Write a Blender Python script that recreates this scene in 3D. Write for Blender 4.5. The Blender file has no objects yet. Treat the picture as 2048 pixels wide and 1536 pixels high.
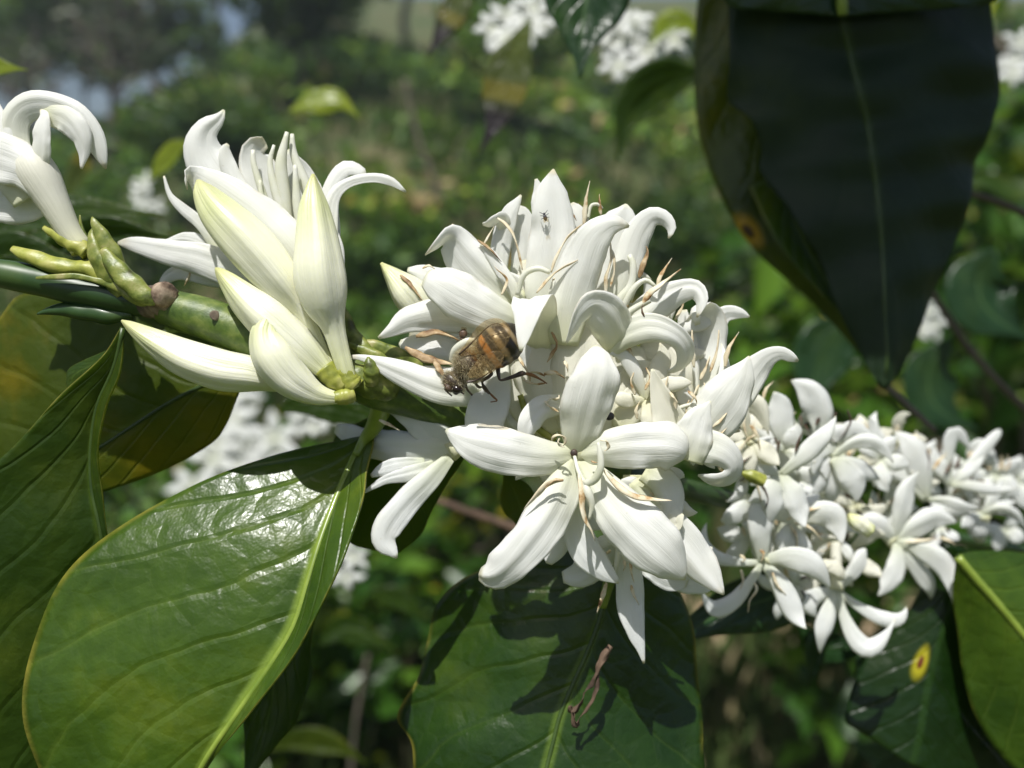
import bpy, math, random
import numpy as np
from mathutils import Vector
rad = math.radians
sc = bpy.context.scene
# ------------------------------------------------------------------ camera
PITCH = rad(10); D0 = 0.13; FPX = 1773.6
CAM = np.array([0.0, 0.0, 1.40])
RT = np.array([1.0, 0, 0]); FW = np.array([0, math.cos(PITCH), -math.sin(PITCH)]); UP = np.array([0, math.sin(PITCH), math.cos(PITCH)])
cam_d = bpy.data.cameras.new("camera"); cam = bpy.data.objects.new("camera", cam_d)
sc.collection.objects.link(cam); sc.camera = cam
cam.location = CAM; cam.rotation_euler = (rad(90) - PITCH, 0, 0)
cam_d.sensor_width = 36; cam_d.lens = 18 / math.tan(rad(30))
cam_d.clip_start = 0.005; cam_d.clip_end = 2000
cam_d.dof.use_dof = True; cam_d.dof.focus_distance = D0 * 0.985; cam_d.dof.aperture_fstop = 13.5
cam_d.dof.aperture_blades = 0
# ------------------------------------------------------------------ sky, sun, exposure
SUN = Vector((-0.15, -0.38, 0.91)).normalized()
w = bpy.data.worlds.new("World"); sc.world = w; w.use_nodes = True
nt = w.node_tree; bg = nt.nodes["Background"]; bg.inputs[1].default_value = 0.072
sky = nt.nodes.new("ShaderNodeTexSky"); sky.sky_type = 'NISHITA'; sky.sun_disc = False
sky.sun_elevation = math.asin(SUN.z); sky.sun_rotation = math.atan2(SUN.x, SUN.y); sky.dust_density = 2.5
nt.links.new(sky.outputs[0], bg.inputs[0])
sd = bpy.data.lights.new("sun", 'SUN'); sd.energy = 5.0; sd.angle = rad(0.5); sd.color = (1, 0.98, 0.945)
so = bpy.data.objects.new("sun", sd); sc.collection.objects.link(so)
so.rotation_euler = SUN.to_track_quat('Z', 'Y').to_euler(); so.location = (0, 0, 30)
vs = sc.view_settings; vs.view_transform = 'Standard'; vs.look = 'None'; vs.gamma = 1; vs.exposure = 0.26
sc.cycles.use_denoising = True
sc.cycles.max_bounces = 10; sc.cycles.transparent_max_bounces = 12; sc.cycles.caustics_reflective = False
sc.cycles.sample_clamp_indirect = 6
COL = sc.collection
# ------------------------------------------------------------------ helpers
def P(x, y, z=0.0):
    """a point seen at pixel (x, y) of the 2048 wide photo, z pixels-at-focus behind the focus plane"""
    d = D0 * (1 + z / FPX)
    return CAM + FW * d + RT * ((x - 1024) * d / FPX) - UP * ((y - 768) * d / FPX)
def PD(x, y, dist):
    return P(x, y, (dist / D0 - 1) * FPX)
def SC(z): return D0 * (1 + z / FPX) / FPX
def catmull(pts, n):
    p = np.asarray(pts, float); k = len(p)
    if k == 2: return p[0] + (p[1] - p[0]) * np.linspace(0, 1, n)[:, None]
    q = np.vstack([2 * p[0] - p[1], p, 2 * p[-1] - p[-2]])
    ts = np.linspace(0, k - 1, n * 4); i = np.minimum(ts.astype(int), k - 2); t = (ts - i)[:, None]
    a, b, c, d = q[i], q[i + 1], q[i + 2], q[i + 3]
    r = .5 * (2 * b + (c - a) * t + (2 * a - 5 * b + 4 * c - d) * t ** 2 + (3 * b - a - 3 * c + d) * t ** 3)
    s = np.r_[0, np.cumsum(np.linalg.norm(np.diff(r[:, :3], axis=0), axis=1))]
    s /= max(s[-1], 1e-12); u = np.linspace(0, 1, n)
    return np.stack([np.interp(u, s, r[:, j]) for j in range(r.shape[1])], 1)
def unit(v): return v / np.maximum(np.linalg.norm(v, axis=-1, keepdims=True), 1e-12)
def frames(c, side0=None):
    T = unit(np.gradient(c, axis=0)); n = len(c)
    if side0 is None: side0 = np.cross(T[0], FW)
    s = side0 - T[0] * np.dot(side0, T[0])
    if np.linalg.norm(s) < 1e-9: s = np.cross(T[0], UP)
    S = np.zeros((n, 3)); S[0] = unit(s)
    for i in range(1, n):
        v = S[i - 1] - T[i] * np.dot(S[i - 1], T[i]); S[i] = unit(v)
    return T, S, np.cross(S, T)
def mesh_from(name, V, F, uv=None, smooth=True):
    me = bpy.data.meshes.new(name); me.from_pydata(np.asarray(V).tolist(), [], F)
    if uv is not None:
        l = me.uv_layers.new(name="UVMap"); idx = np.zeros(len(me.loops), int); me.loops.foreach_get("vertex_index", idx)
        l.data.foreach_set("uv", np.asarray(uv, float)[idx].ravel())
    if smooth: me.polygons.foreach_set("use_smooth", [True] * len(me.polygons))
    return me
def link(name, me, m, parent=None):
    o = bpy.data.objects.new(name, me); COL.objects.link(o)
    if m is not None and len(me.materials) == 0: me.materials.append(m)
    if parent is not None: o.parent = parent; o.matrix_parent_inverse = parent.matrix_world.inverted()
    return o
def recenter(me, origin):
    n = len(me.vertices); a = np.zeros(n * 3); me.vertices.foreach_get("co", a)
    a = (a.reshape(-1, 3) - origin).ravel(); me.vertices.foreach_set("co", a); me.update()
def tag(o, label, cat, group=None):
    o['label'] = label; o['category'] = cat
    if group: o['group'] = group
    return o
def thing(name, label, cat, loc, group=None):
    o = bpy.data.objects.new(name, None); COL.objects.link(o); o.location = Vector(loc); o.empty_display_size = .01
    tag(o, label, cat, group); return o
def part(name, me, m, parent):
    recenter(me, np.array(parent_world(parent))); o = bpy.data.objects.new(name, me); COL.objects.link(o)
    if m is not None: me.materials.append(m)
    o.parent = parent; return o
def parent_world(p):
    v = Vector(p.location)
    while p.parent: p = p.parent; v += p.location
    return v
def shell(C, th):
    """closed thin body from a grid of centre points C (n,m,3) and thickness th (n,m)"""
    n, m = C.shape[:2]
    du = np.gradient(C, axis=0); dv = np.gradient(C, axis=1); N = unit(np.cross(dv, du))
    A = C + N * th[..., None] / 2; B = C - N * th[..., None] / 2
    V = np.vstack([A.reshape(-1, 3), B.reshape(-1, 3)]); o = n * m; F = []
    for i in range(n - 1):
        for j in range(m - 1):
            a = i * m + j; F.append((a, a + 1, a + m + 1, a + m)); F.append((o + a, o + a + m, o + a + m + 1, o + a + 1))
    for i in range(n - 1):
        a = i * m; F.append((a, a + m, o + a + m, o + a)); b = a + m - 1; F.append((b, o + b, o + b + m, b + m))
    for j in range(m - 1):
        a = j; F.append((a, o + a, o + a + 1, a + 1)); b = (n - 1) * m + j; F.append((b, b + 1, o + b + 1, o + b))
    u, v = np.meshgrid(np.linspace(0, 1, n), np.linspace(0, 1, m), indexing='ij')
    uv = np.stack([u.ravel(), v.ravel()], 1); return V, F, np.vstack([uv, uv])
def ribbon(sp, cup=0.12, thick=0.00022, n=22, m=11, ruf=0.03, seed=0, side=None, world=False, twist=0, curl=0.0):
    """sp rows: x, y, z, width[, roll deg]; cup bulges toward the viewer when positive"""
    rng = random.Random(seed)
    rows = []
    for r in sp:
        rl = r[4] if len(r) > 4 else 0
        if world: rows.append([*r[:3], r[3], rl])
        else: rows.append([*P(*r[:3]), r[3] * SC(r[2]), rl])
    A = catmull(rows, n); c = A[:, :3]; W = np.maximum(A[:, 3], 0.00004); T, S, N = frames(c, side)
    N = -N if np.dot(N[n // 2], -FW) < 0 and side is None else N
    ph = np.radians(A[:, 4] + twist * np.linspace(0, 1, n))
    S2 = S * np.cos(ph)[:, None] + N * np.sin(ph)[:, None]; N2 = N * np.cos(ph)[:, None] - S * np.sin(ph)[:, None]
    v = np.linspace(-1, 1, m); u = np.linspace(0, 1, n)
    p1, p2, p3, f1 = rng.uniform(0, 6), rng.uniform(0, 6), rng.uniform(0, 6), rng.uniform(5, 8)
    asym = rng.uniform(-.11, .11); crease = rng.uniform(0, .035) if ruf > .02 else 0; flute = rng.uniform(.010, .024) if ruf > .02 else 0; jit = [[rng.gauss(0, 1) for _ in range(n)] for _ in range(2)]
    C = np.zeros((n, m, 3))
    for j, vv in enumerate(v):
        k = .62 * cup * (1 - vv * vv) - .6 * curl * abs(vv) ** 3 * np.sin(np.pi * u) + asym * vv * (1 - abs(vv)) * 2 - crease * np.exp(-(vv * 5) ** 2) * (1 - u) + flute * np.cos(7 * vv + p1) * (.3 + .7 * np.sin(2.2 * u + p2))
        e = ruf * (abs(vv) ** 2) * (np.sin(f1 * 2 * u + (p1 if vv > 0 else p2)) + .5 * np.sin(f1 * 4.3 * u + p3 + vv)) + .018 * np.sin(9 * u + p2) * np.cos(3 * vv + p1) * (1 - abs(vv))
        rp = .012 * np.cos(11 * vv + p3) * np.sin(np.pi * u)
        jj = np.array(jit[int(vv > 0)]); jj = .25 * np.roll(jj, 1) + .5 * jj + .25 * np.roll(jj, -1); wj = 1 + (ruf * 1.5 * np.sin(f1 * 1.3 * u + (p2 if vv > 0 else p3)) + ruf * .9 * jj) * abs(vv) ** 3 * (u > .3) * np.clip((u - .3) * 3, 0, 1)
        C[:, j] = c + S2 * (vv * .5 * W * wj)[:, None] + N2 * ((k + e + rp) * W)[:, None]
    th = np.tile((thick * .85 * (1 - .65 * np.abs(v) ** 3))[None], (n, 1)); th = np.minimum(th, (.35 * W)[:, None])
    return shell(C, th)
def tube(sp, nr=10, n=24, world=False, flat=1.0, lobes=0, ld=0.0, twist=0, seed=0, bump=0, side=None):
    """sp rows x, y, z, diameter"""
    rows = [[*(r[:3] if world else P(*r[:3])), r[3] * (1 if world else SC(r[2]))] for r in sp]
    A = catmull(rows, n); c = A[:, :3]; R = np.maximum(A[:, 3], 0.00002) / 2; T, S, N = frames(c, side)
    rng = random.Random(seed); a = np.linspace(0, 2 * math.pi, nr, endpoint=False); V = []; UV = []
    pa, pb = rng.uniform(0, 6), rng.uniform(0, 6)
    for i in range(n):
        u = i / (n - 1); t = twist * u
        rr = R[i] * (1 + (ld * (np.abs(np.cos(lobes / 2 * a + t + pa)) - .6) if lobes else 0) + bump * np.sin(7 * u * 3 + pb + 2 * np.cos(a + pa)))
        ca, sa = np.cos(a + (t if flat != 1 else 0) * 0), np.sin(a) * flat
        if flat != 1:
            ct, st = math.cos(t), math.sin(t); S_ = S[i] * ct + N[i] * st; N_ = N[i] * ct - S[i] * st
        else: S_, N_ = S[i], N[i]
        V.append(c[i] + S_ * (rr * ca)[:, None] + N_ * (rr * sa)[:, None]); UV += [(u, j / nr) for j in range(nr)]
    V = np.vstack(V + [c[:1], c[-1:]]); UV += [(0, 0), (1, 0)]; F = []; k = n * nr
    for i in range(n - 1):
        for j in range(nr):
            j2 = (j + 1) % nr; F.append((i * nr + j, i * nr + j2, (i + 1) * nr + j2, (i + 1) * nr + j))
    for j in range(nr):
        j2 = (j + 1) % nr; F.append((k, j2, j)); F.append((k + 1, (n - 1) * nr + j, (n - 1) * nr + j2))
    return V, F, UV
def join(parts):
    V = []; F = []; U = []; o = 0
    for v, f, u in parts:
        V.append(np.asarray(v)); U.append(np.asarray(u)); F += [tuple(i + o for i in x) for x in f]; o += len(v)
    return np.vstack(V), F, np.vstack(U)
# ------------------------------------------------------------------ materials
def mat(name):
    m = bpy.data.materials.new(name); m.use_nodes = True; n = m.node_tree; return m, n, n.nodes["Principled BSDF"], n.nodes["Material Output"]
def N(n, t, **k):
    x = n.nodes.new("ShaderNode" + t)
    for a, b in k.items(): setattr(x, a, b)
    return x
def ramp(n, fac, stops):
    r = N(n, "ValToRGB"); e = r.color_ramp.elements
    while len(e) < len(stops): e.new(.5)
    for i, (p, c) in enumerate(stops): e[i].position = p; e[i].color = (*c, 1) if len(c) == 3 else c
    n.links.new(fac, r.inputs[0]); return r.outputs[0]
def mixc(n, f, a, b, mode='MIX'):
    x = N(n, "Mix", data_type='RGBA', blend_type=mode)
    for s, i in ((f, 0), (a, 6), (b, 7)):
        if hasattr(s, 'is_linked') or hasattr(s, 'links'): n.links.new(s, x.inputs[i])
        else: x.inputs[i].default_value = s if i == 0 else (*s, 1)
    return x.outputs[2]
def math_(n, op, a, b=0.0, c=None):
    x = N(n, "Math", operation=op)
    for i, s in enumerate((a, b) if c is None else (a, b, c)):
        if hasattr(s, 'links'): n.links.new(s, x.inputs[i])
        else: x.inputs[i].default_value = s
    return x.outputs[0]
def noise(n, vec, scale, detail=3, rough=.5):
    x = N(n, "TexNoise"); x.inputs["Scale"].default_value = scale; x.inputs["Detail"].default_value = detail; x.inputs["Roughness"].default_value = rough
    if vec is not None: n.links.new(vec, x.inputs["Vector"])
    return x.outputs[0]
def translucent(m, n, bs, out, col, f):
    t = N(n, "BsdfTranslucent"); mx = N(n, "MixShader"); mx.inputs[0].default_value = f
    if hasattr(col, 'links'): n.links.new(col, t.inputs[0])
    else: t.inputs[0].default_value = (*col, 1)
    n.links.new(bs.outputs[0], mx.inputs[1]); n.links.new(t.outputs[0], mx.inputs[2]); n.links.new(mx.outputs[0], out.inputs[0])
def petal_mat(name, base, tip, tr=.36, rough=.5):
    m, n, bs, out = mat(name); tc = N(n, "TexCoord"); uv = N(n, "UVMap"); sp = N(n, "SeparateXYZ"); n.links.new(uv.outputs[0], sp.inputs[0])
    c = ramp(n, sp.outputs[0], [(0, base), (.22, tuple(.35 * a + .65 * b for a, b in zip(base, tip))), (.5, tip), (.96, tip), (1, (.74, .74, .55))])
    nz = noise(n, tc.outputs["Object"], 420, 4, .6); c = mixc(n, ramp(n, nz, [(.35, (0, 0, 0)), (.8, (.16, .16, .16))]), c, (.72, .70, .58))
    sp2 = noise(n, tc.outputs["Object"], 1500, 2); f = ramp(n, sp2, [(.76, (0, 0, 0)), (.80, (.5, .5, .5))]); c = mixc(n, f, c, (.5, .42, .28))
    av = math_(n, 'ABSOLUTE', math_(n, 'SUBTRACT', sp.outputs[1], .5)); bn_ = noise(n, tc.outputs['Object'], 260, 3, .6)
    ed = math_(n, 'MAXIMUM', ramp(n, sp.outputs[0], [(.90, (0, 0, 0)), (1, (1, 1, 1))]), ramp(n, av, [(.44, (0, 0, 0)), (.5, (.6, .6, .6))]))
    c = mixc(n, math_(n, 'MULTIPLY', ed, ramp(n, bn_, [(.50, (0, 0, 0)), (.68, (.75, .75, .75))])), c, (.55, .46, .27))
    n.links.new(c, bs.inputs["Base Color"]); bs.inputs["Roughness"].default_value = rough; bs.inputs["Specular IOR Level"].default_value = .35
    bs.inputs["Sheen Weight"].default_value = .08
    # long fine veins and a soft crinkle
    mp = N(n, "Mapping"); mp.inputs["Scale"].default_value = (3, 30, 1); n.links.new(uv.outputs[0], mp.inputs[0])
    v = noise(n, mp.outputs[0], 1.3, 2); b = N(n, "Bump"); b.inputs["Strength"].default_value = .24; b.inputs["Distance"].default_value = .0005
    n.links.new(math_(n, 'ADD', v, math_(n, 'MULTIPLY', nz, .6)), b.inputs["Height"]); n.links.new(b.outputs[0], bs.inputs["Normal"])
    translucent(m, n, bs, out, mixc(n, .6, c, (.97, .95, .74)), tr); return m
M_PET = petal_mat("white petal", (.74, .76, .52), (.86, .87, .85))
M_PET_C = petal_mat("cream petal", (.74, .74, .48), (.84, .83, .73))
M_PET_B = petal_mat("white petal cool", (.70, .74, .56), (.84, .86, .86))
def simple(name, stops, scale, rough=.5, tr=0, coat=0, bump=0, spec=.5):
    m, n, bs, out = mat(name); tc = N(n, "TexCoord"); nz = noise(n, tc.outputs["Object"], scale, 4, .55)
    c = ramp(n, nz, stops); n.links.new(c, bs.inputs["Base Color"]); bs.inputs["Roughness"].default_value = rough; bs.inputs["Coat Weight"].default_value = coat
    bs.inputs["Specular IOR Level"].default_value = spec
    if bump:
        b = N(n, "Bump"); b.inputs["Strength"].default_value = bump; b.inputs["Distance"].default_value = .0003; n.links.new(nz, b.inputs["Height"]); n.links.new(b.outputs[0], bs.inputs["Normal"])
    if tr: translucent(m, n, bs, out, c, tr)
    return m
M_ANTH = simple("withered anther", [(.30, (.22, .10, .035)), (.38, (.50, .34, .16)), (.46, (.70, .60, .40)), (.7, (.80, .75, .58))], 520, .6, .15, bump=.5)
M_ANTH_BR = simple("brown anther", [(.32, (.13, .065, .025)), (.5, (.36, .24, .115)), (.65, (.58, .46, .28))], 520, .6, .1, bump=.6)
M_ANTH_DK = simple("dark curled anther", [(.35, (.02, .014, .012)), (.7, (.13, .07, .035))], 500, .55)
M_FIL = simple("filament", [(.3, (.72, .73, .56)), (.7, (.82, .82, .74))], 300, .45, .3)
M_CALYX = simple("yellow green calyx", [(.3, (.16, .19, .03)), (.5, (.34, .36, .06)), (.7, (.46, .44, .14))], 380, .42, .12, bump=.6)
M_STIP = simple("green stipule", [(.28, (.05, .055, .012)), (.42, (.12, .16, .025)), (.55, (.22, .25, .05)), (.68, (.34, .32, .12))], 420, .42, .1, bump=.8)
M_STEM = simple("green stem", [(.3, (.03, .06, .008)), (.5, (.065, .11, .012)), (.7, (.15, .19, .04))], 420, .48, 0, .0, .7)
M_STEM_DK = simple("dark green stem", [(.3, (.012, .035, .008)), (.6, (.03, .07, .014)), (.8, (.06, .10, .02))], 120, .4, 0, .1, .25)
M_BARK = simple("brown bark", [(.3, (.04, .028, .020)), (.5, (.10, .075, .052)), (.7, (.26, .21, .15))], 300, .85, bump=1.0)
M_DRY = simple("dry brown sepal", [(.3, (.035, .02, .012)), (.7, (.17, .11, .07))], 260, .8, .15, bump=.6)
M_GREYTW = simple("grey brown twig", [(.3, (.045, .038, .028)), (.7, (.15, .125, .09))], 40, .8)
def bud_mat():
    m, n, bs, out = mat("bud skin"); uv = N(n, "UVMap"); sp = N(n, "SeparateXYZ"); n.links.new(uv.outputs[0], sp.inputs[0]); tc = N(n, "TexCoord")
    c = ramp(n, sp.outputs[0], [(0, (.46, .50, .12)), (.10, (.62, .64, .36)), (.35, (.74, .74, .60)), (.66, (.72, .72, .54)), (.86, (.56, .59, .30)), (1, (.44, .44, .18))])
    nz = noise(n, tc.outputs["Object"], 240, 4); c = mixc(n, ramp(n, nz, [(.4, (0, 0, 0)), (.75, (.35, .35, .35))]), c, (.64, .66, .44))
    mp = N(n, "Mapping"); mp.inputs["Scale"].default_value = (1.5, 22, 1); n.links.new(uv.outputs[0], mp.inputs[0]); v = noise(n, mp.outputs[0], 1.5, 3)
    c = mixc(n, ramp(n, v, [(.5, (0, 0, 0)), (.74, (.28, .28, .28))]), c, (.68, .68, .46))
    b = N(n, "Bump"); b.inputs["Strength"].default_value = .35; b.inputs["Distance"].default_value = .0004; n.links.new(math_(n, 'ADD', v, nz), b.inputs["Height"]); n.links.new(b.outputs[0], bs.inputs["Normal"])
    n.links.new(c, bs.inputs["Base Color"]); bs.inputs["Roughness"].default_value = .42; bs.inputs["Subsurface Weight"].default_value = .35
    bs.inputs["Subsurface Radius"].default_value = (1, 1, .5); bs.inputs["Subsurface Scale"].default_value = .0012; return m
M_BUD = bud_mat()
def leaf_mat(name, dark, light, yellow, ysh=.62, vein=(.22, .32, .06), rough=.32, tr=.3, spots=None, veins=7.0, bumpk=1.0, coat=.25, trc=None, edge=True, nscale=34, trmix=.65):
    m, n, bs, out = mat(name); uv = N(n, "UVMap"); sp = N(n, "SeparateXYZ"); n.links.new(uv.outputs[0], sp.inputs[0]); tc = N(n, "TexCoord")
    nz = noise(n, tc.outputs["Object"], nscale, 5, .6); c = ramp(n, nz, [(.30, dark), (.54, light), (min(ysh + .26, .98), yellow)])
    fine = noise(n, tc.outputs["Object"], 420, 4, .6); c = mixc(n, ramp(n, fine, [(.4, (0, 0, 0)), (.7, (.3, .3, .3))]), c, dark)
    av = math_(n, 'ABSOLUTE', math_(n, 'SUBTRACT', sp.outputs[1], .5))          # 0 at midrib, .5 at edge
    wob = math_(n, 'MULTIPLY', math_(n, 'SUBTRACT', noise(n, tc.outputs["Object"], 38, 3), .5), .13)
    ph = math_(n, 'ADD', math_(n, 'SUBTRACT', sp.outputs[0], math_(n, 'MULTIPLY', math_(n, 'POWER', av, .8), .62)), wob)
    fr = math_(n, 'ABSOLUTE', math_(n, 'SUBTRACT', math_(n, 'FRACT', math_(n, 'MULTIPLY', ph, veins)), .5))   # .5 -> vein
    vl = ramp(n, fr, [(.45, (0, 0, 0)), (.495, (1, 1, 1))])
    mid = ramp(n, av, [(.012, (1, 1, 1)), (.024, (0, 0, 0))])
    vor = N(n, "TexVoronoi", feature='DISTANCE_TO_EDGE'); vor.inputs["Scale"].default_value = 210; n.links.new(tc.outputs["Object"], vor.inputs["Vector"])
    net = ramp(n, vor.outputs["Distance"], [(0, (1, 1, 1)), (.05, (0, 0, 0))])
    c = mixc(n, math_(n, 'MULTIPLY', math_(n, 'MULTIPLY', vl, noise(n, tc.outputs['Object'], 50, 2)), .42), c, vein); c = mixc(n, math_(n, 'MULTIPLY', net, .07), c, vein); c = mixc(n, mid, c, tuple(min(1, 1.35 * x) for x in vein))
    if edge:
        ed = math_(n, 'MULTIPLY', ramp(n, av, [(.486, (0, 0, 0)), (.499, (.8, .8, .8))]), ramp(n, noise(n, tc.outputs['Object'], 55, 4, .7), [(.45, (0, 0, 0)), (.62, (1, 1, 1))])); c = mixc(n, ed, c, (.34, .30, .05))
    for (su, sv, ru, rv, ring, core) in (spots or []):
        du = math_(n, 'DIVIDE', math_(n, 'SUBTRACT', sp.outputs[0], su), ru); dv = math_(n, 'DIVIDE', math_(n, 'SUBTRACT', sp.outputs[1], sv), rv)
        d = math_(n, 'SQRT', math_(n, 'ADD', math_(n, 'MULTIPLY', du, du), math_(n, 'MULTIPLY', dv, dv)))
        c = mixc(n, ramp(n, d, [(.5, (1, 1, 1)), (1, (0, 0, 0))]), c, ring); c = mixc(n, ramp(n, d, [(.25, (1, 1, 1)), (.38, (0, 0, 0))]), c, core)
    n.links.new(c, bs.inputs["Base Color"]); bs.inputs["Roughness"].default_value = rough; bs.inputs["Coat Weight"].default_value = coat; bs.inputs["Coat Roughness"].default_value = .22
    h = math_(n, 'ADD', math_(n, 'MULTIPLY', ramp(n, fr, [(.40, (0, 0, 0)), (.5, (1, 1, 1))]), -.6), math_(n, 'ADD', math_(n, 'MULTIPLY', noise(n, tc.outputs["Object"], 330, 3, .6), 1.1), math_(n, 'MULTIPLY', ramp(n, vor.outputs["Distance"], [(0, (0, 0, 0)), (.25, (1, 1, 1))]), .35)))
    bs.inputs["Specular IOR Level"].default_value = .36; b = N(n, "Bump"); b.inputs["Strength"].default_value = .5 * bumpk; b.inputs["Distance"].default_value = .0005; n.links.new(h, b.inputs["Height"])
    n.links.new(b.outputs[0], bs.inputs["Normal"]); n.links.new(b.outputs[0], bs.inputs["Coat Normal"])
    translucent(m, n, bs, out, mixc(n, trmix, c, trc or (.42, .58, .03)), tr); return m
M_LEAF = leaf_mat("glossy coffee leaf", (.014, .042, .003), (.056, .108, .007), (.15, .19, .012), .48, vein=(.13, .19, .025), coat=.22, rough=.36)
M_LEAF_4_SHADE = leaf_mat('shade darkened hanging leaf', (.006, .022, .003), (.020, .052, .005), (.07, .11, .010), .52, vein=(.06, .10, .012), coat=.15, rough=.34, tr=.22)  # darker copy of the leaf green; the cluster's shade is put into the colour
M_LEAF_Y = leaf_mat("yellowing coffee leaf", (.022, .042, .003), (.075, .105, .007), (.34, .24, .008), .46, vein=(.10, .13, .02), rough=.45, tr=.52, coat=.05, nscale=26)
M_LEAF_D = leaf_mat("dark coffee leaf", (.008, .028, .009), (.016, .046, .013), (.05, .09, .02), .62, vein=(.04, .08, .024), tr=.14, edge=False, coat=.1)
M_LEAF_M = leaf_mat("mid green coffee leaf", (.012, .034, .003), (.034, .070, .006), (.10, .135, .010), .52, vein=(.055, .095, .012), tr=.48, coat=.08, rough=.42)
M_LEAF_TOP_SHADE = leaf_mat("large hanging leaf", (.004, .017, .004), (.009, .026, .005), (.04, .06, .006), .58, vein=(.018, .035, .008), tr=.12, coat=.0, rough=.55, edge=False, bumpk=.5)  # near black base puts the hanging leaf's shade into its colour
M_LEAF_SPOT_SHADE = leaf_mat("shade darkened leaf with a rust spot", (.004, .015, .002), (.008, .026, .003), (.02, .04, .004), .6, vein=(.012, .032, .005), tr=.2, coat=.05, edge=False,
                       spots=[(.56, .40, .10, .08, (.38, .34, .012), (.13, .03, .008))])  # dark base has the shade painted in; the rust spot is the leaf's own
M_LEAF_BT = leaf_mat("yellow leaf with a burnt tip", (.03, .055, .005), (.07, .11, .008), (.20, .20, .012), .5, tr=.25, trmix=.08, edge=False,
                     spots=[(1.0, .5, 1.25, 6.0, (.05, .07, .006), (.010, .006, .006)), (.52, .5, .09, 6.0, (.13, .12, .010), (.13, .12, .010))])
M_LEAF_LIME = leaf_mat("lime coffee leaf", (.20, .28, .02), (.38, .44, .04), (.60, .52, .05), .5, vein=(.4, .45, .1), tr=.6, edge=False)
# ------------------------------------------------------------------ builders of plant organs
SEED = [0]
def nx(): SEED[0] += 1; return SEED[0]
def petal(par, sp, cup=.12, m=None, n=30, mm=13, ruf=.034, curl=.0, twist=0):
    sp = [(*r[:3], r[3] * .95, *r[4:]) for r in sp]
    V, F, U = ribbon(sp, cup, n=n, m=mm, ruf=ruf * 1.2, seed=nx(), curl=curl * .6, twist=twist)
    return part('petal', mesh_from('petal', V, F, U), m or M_PET, par)
PROF = [(0, .36), (.15, .56), (.34, .88), (.55, 1.0), (.74, .80), (.90, .36), (1, .02)]
def qp(c, t, w, mid=None, lift=0):
    """petal spine from centre c to tip t with optional middle point (px) ; lift = z of the middle toward the camera"""
    c = np.array(c, float); t = np.array(t, float)
    md = np.array(mid, float) if mid is not None else (c + t) / 2
    if len(md) == 2: md = np.r_[md, (c[2] + t[2]) / 2]
    md = md - np.array([0, 0, lift]); k = 2 * md - .5 * (c + t)
    q = random.Random(int(t[0] * 7 + t[1] * 13 + c[0])); L = np.linalg.norm(t - c); pv = np.array([-(t - c)[1], (t - c)[0], 0]) * q.uniform(-.16, .16); hz_ = q.uniform(-.22, .14) * L; wk = q.uniform(.82, 1.0); out = []
    for s, f in PROF:
        pt = (1 - s) ** 2 * c + 2 * s * (1 - s) * k + s * s * t; h = max(0, s - .62) / .38; pt = pt + (pv + np.array([0, 0, hz_])) * h * h
        out.append((*pt, w * f * wk, q.uniform(-6, 6) + 0 * h))
    return out
def qpetal(par, c, t, w, mid=None, lift=12, m=None, cup=.13, n=20, mm=9, **k):
    return petal(par, qp(c, t, w, mid, lift), cup, m, n, mm, **k)
def anther(par, pts, w=9, m=None, tw=2.0, fil=None):
    L = len(pts); prof = [.35, .8, 1, 1, .9, .6, .2]
    c = catmull([list(p) for p in pts], 7); sp = [(*c[i], w * prof[i]) for i in range(7)]
    V, F, U = tube(sp, 8, 20, flat=.42, twist=tw, seed=nx(), bump=.10)
    o = part('stamen', mesh_from('stamen', V, F, U), m or M_ANTH, par)
    if fil:
        V, F, U = tube([(*p[:3], p[3] if len(p) > 3 else 7) for p in fil], 8, 16, seed=nx()); part('filament', mesh_from('filament', V, F, U), M_FIL, o)
    return o
def style(par, sp, name='style', m=None):
    V, F, U = tube(sp, 10, 20, flat=.8, seed=nx()); return part(name, mesh_from(name, V, F, U), m or M_FIL, par)
def ctube(par, sp, name='corolla_tube', m=None):
    V, F, U = tube(sp, 14, 18, seed=nx(), lobes=5, ld=.05); return part(name, mesh_from(name, V, F, U), m or M_PET_C, par)
def flower(label, c, group='white coffee flowers'):
    return thing('coffee_flower', label, 'flower', P(*c), group)
def bud(label, sp, calyx=None, group='closed coffee flower buds', m=None, tw=1.6):
    sp = [(*r[:3], r[3] * .93) for r in sp]
    t = thing('flower_bud', label, 'flower bud', P(*sp[0][:3]), group)
    V, F, U = tube(sp, 30, 48, lobes=5, ld=.16, twist=tw, seed=nx(), bump=.008); part('petal_tube', mesh_from('petal_tube', V, F, U), m or M_BUD, t)
    if calyx: V, F, U = tube(calyx, 16, 14, seed=nx(), bump=.03); part('calyx', mesh_from('calyx', V, F, U), M_CALYX, t)
    return t
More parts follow.
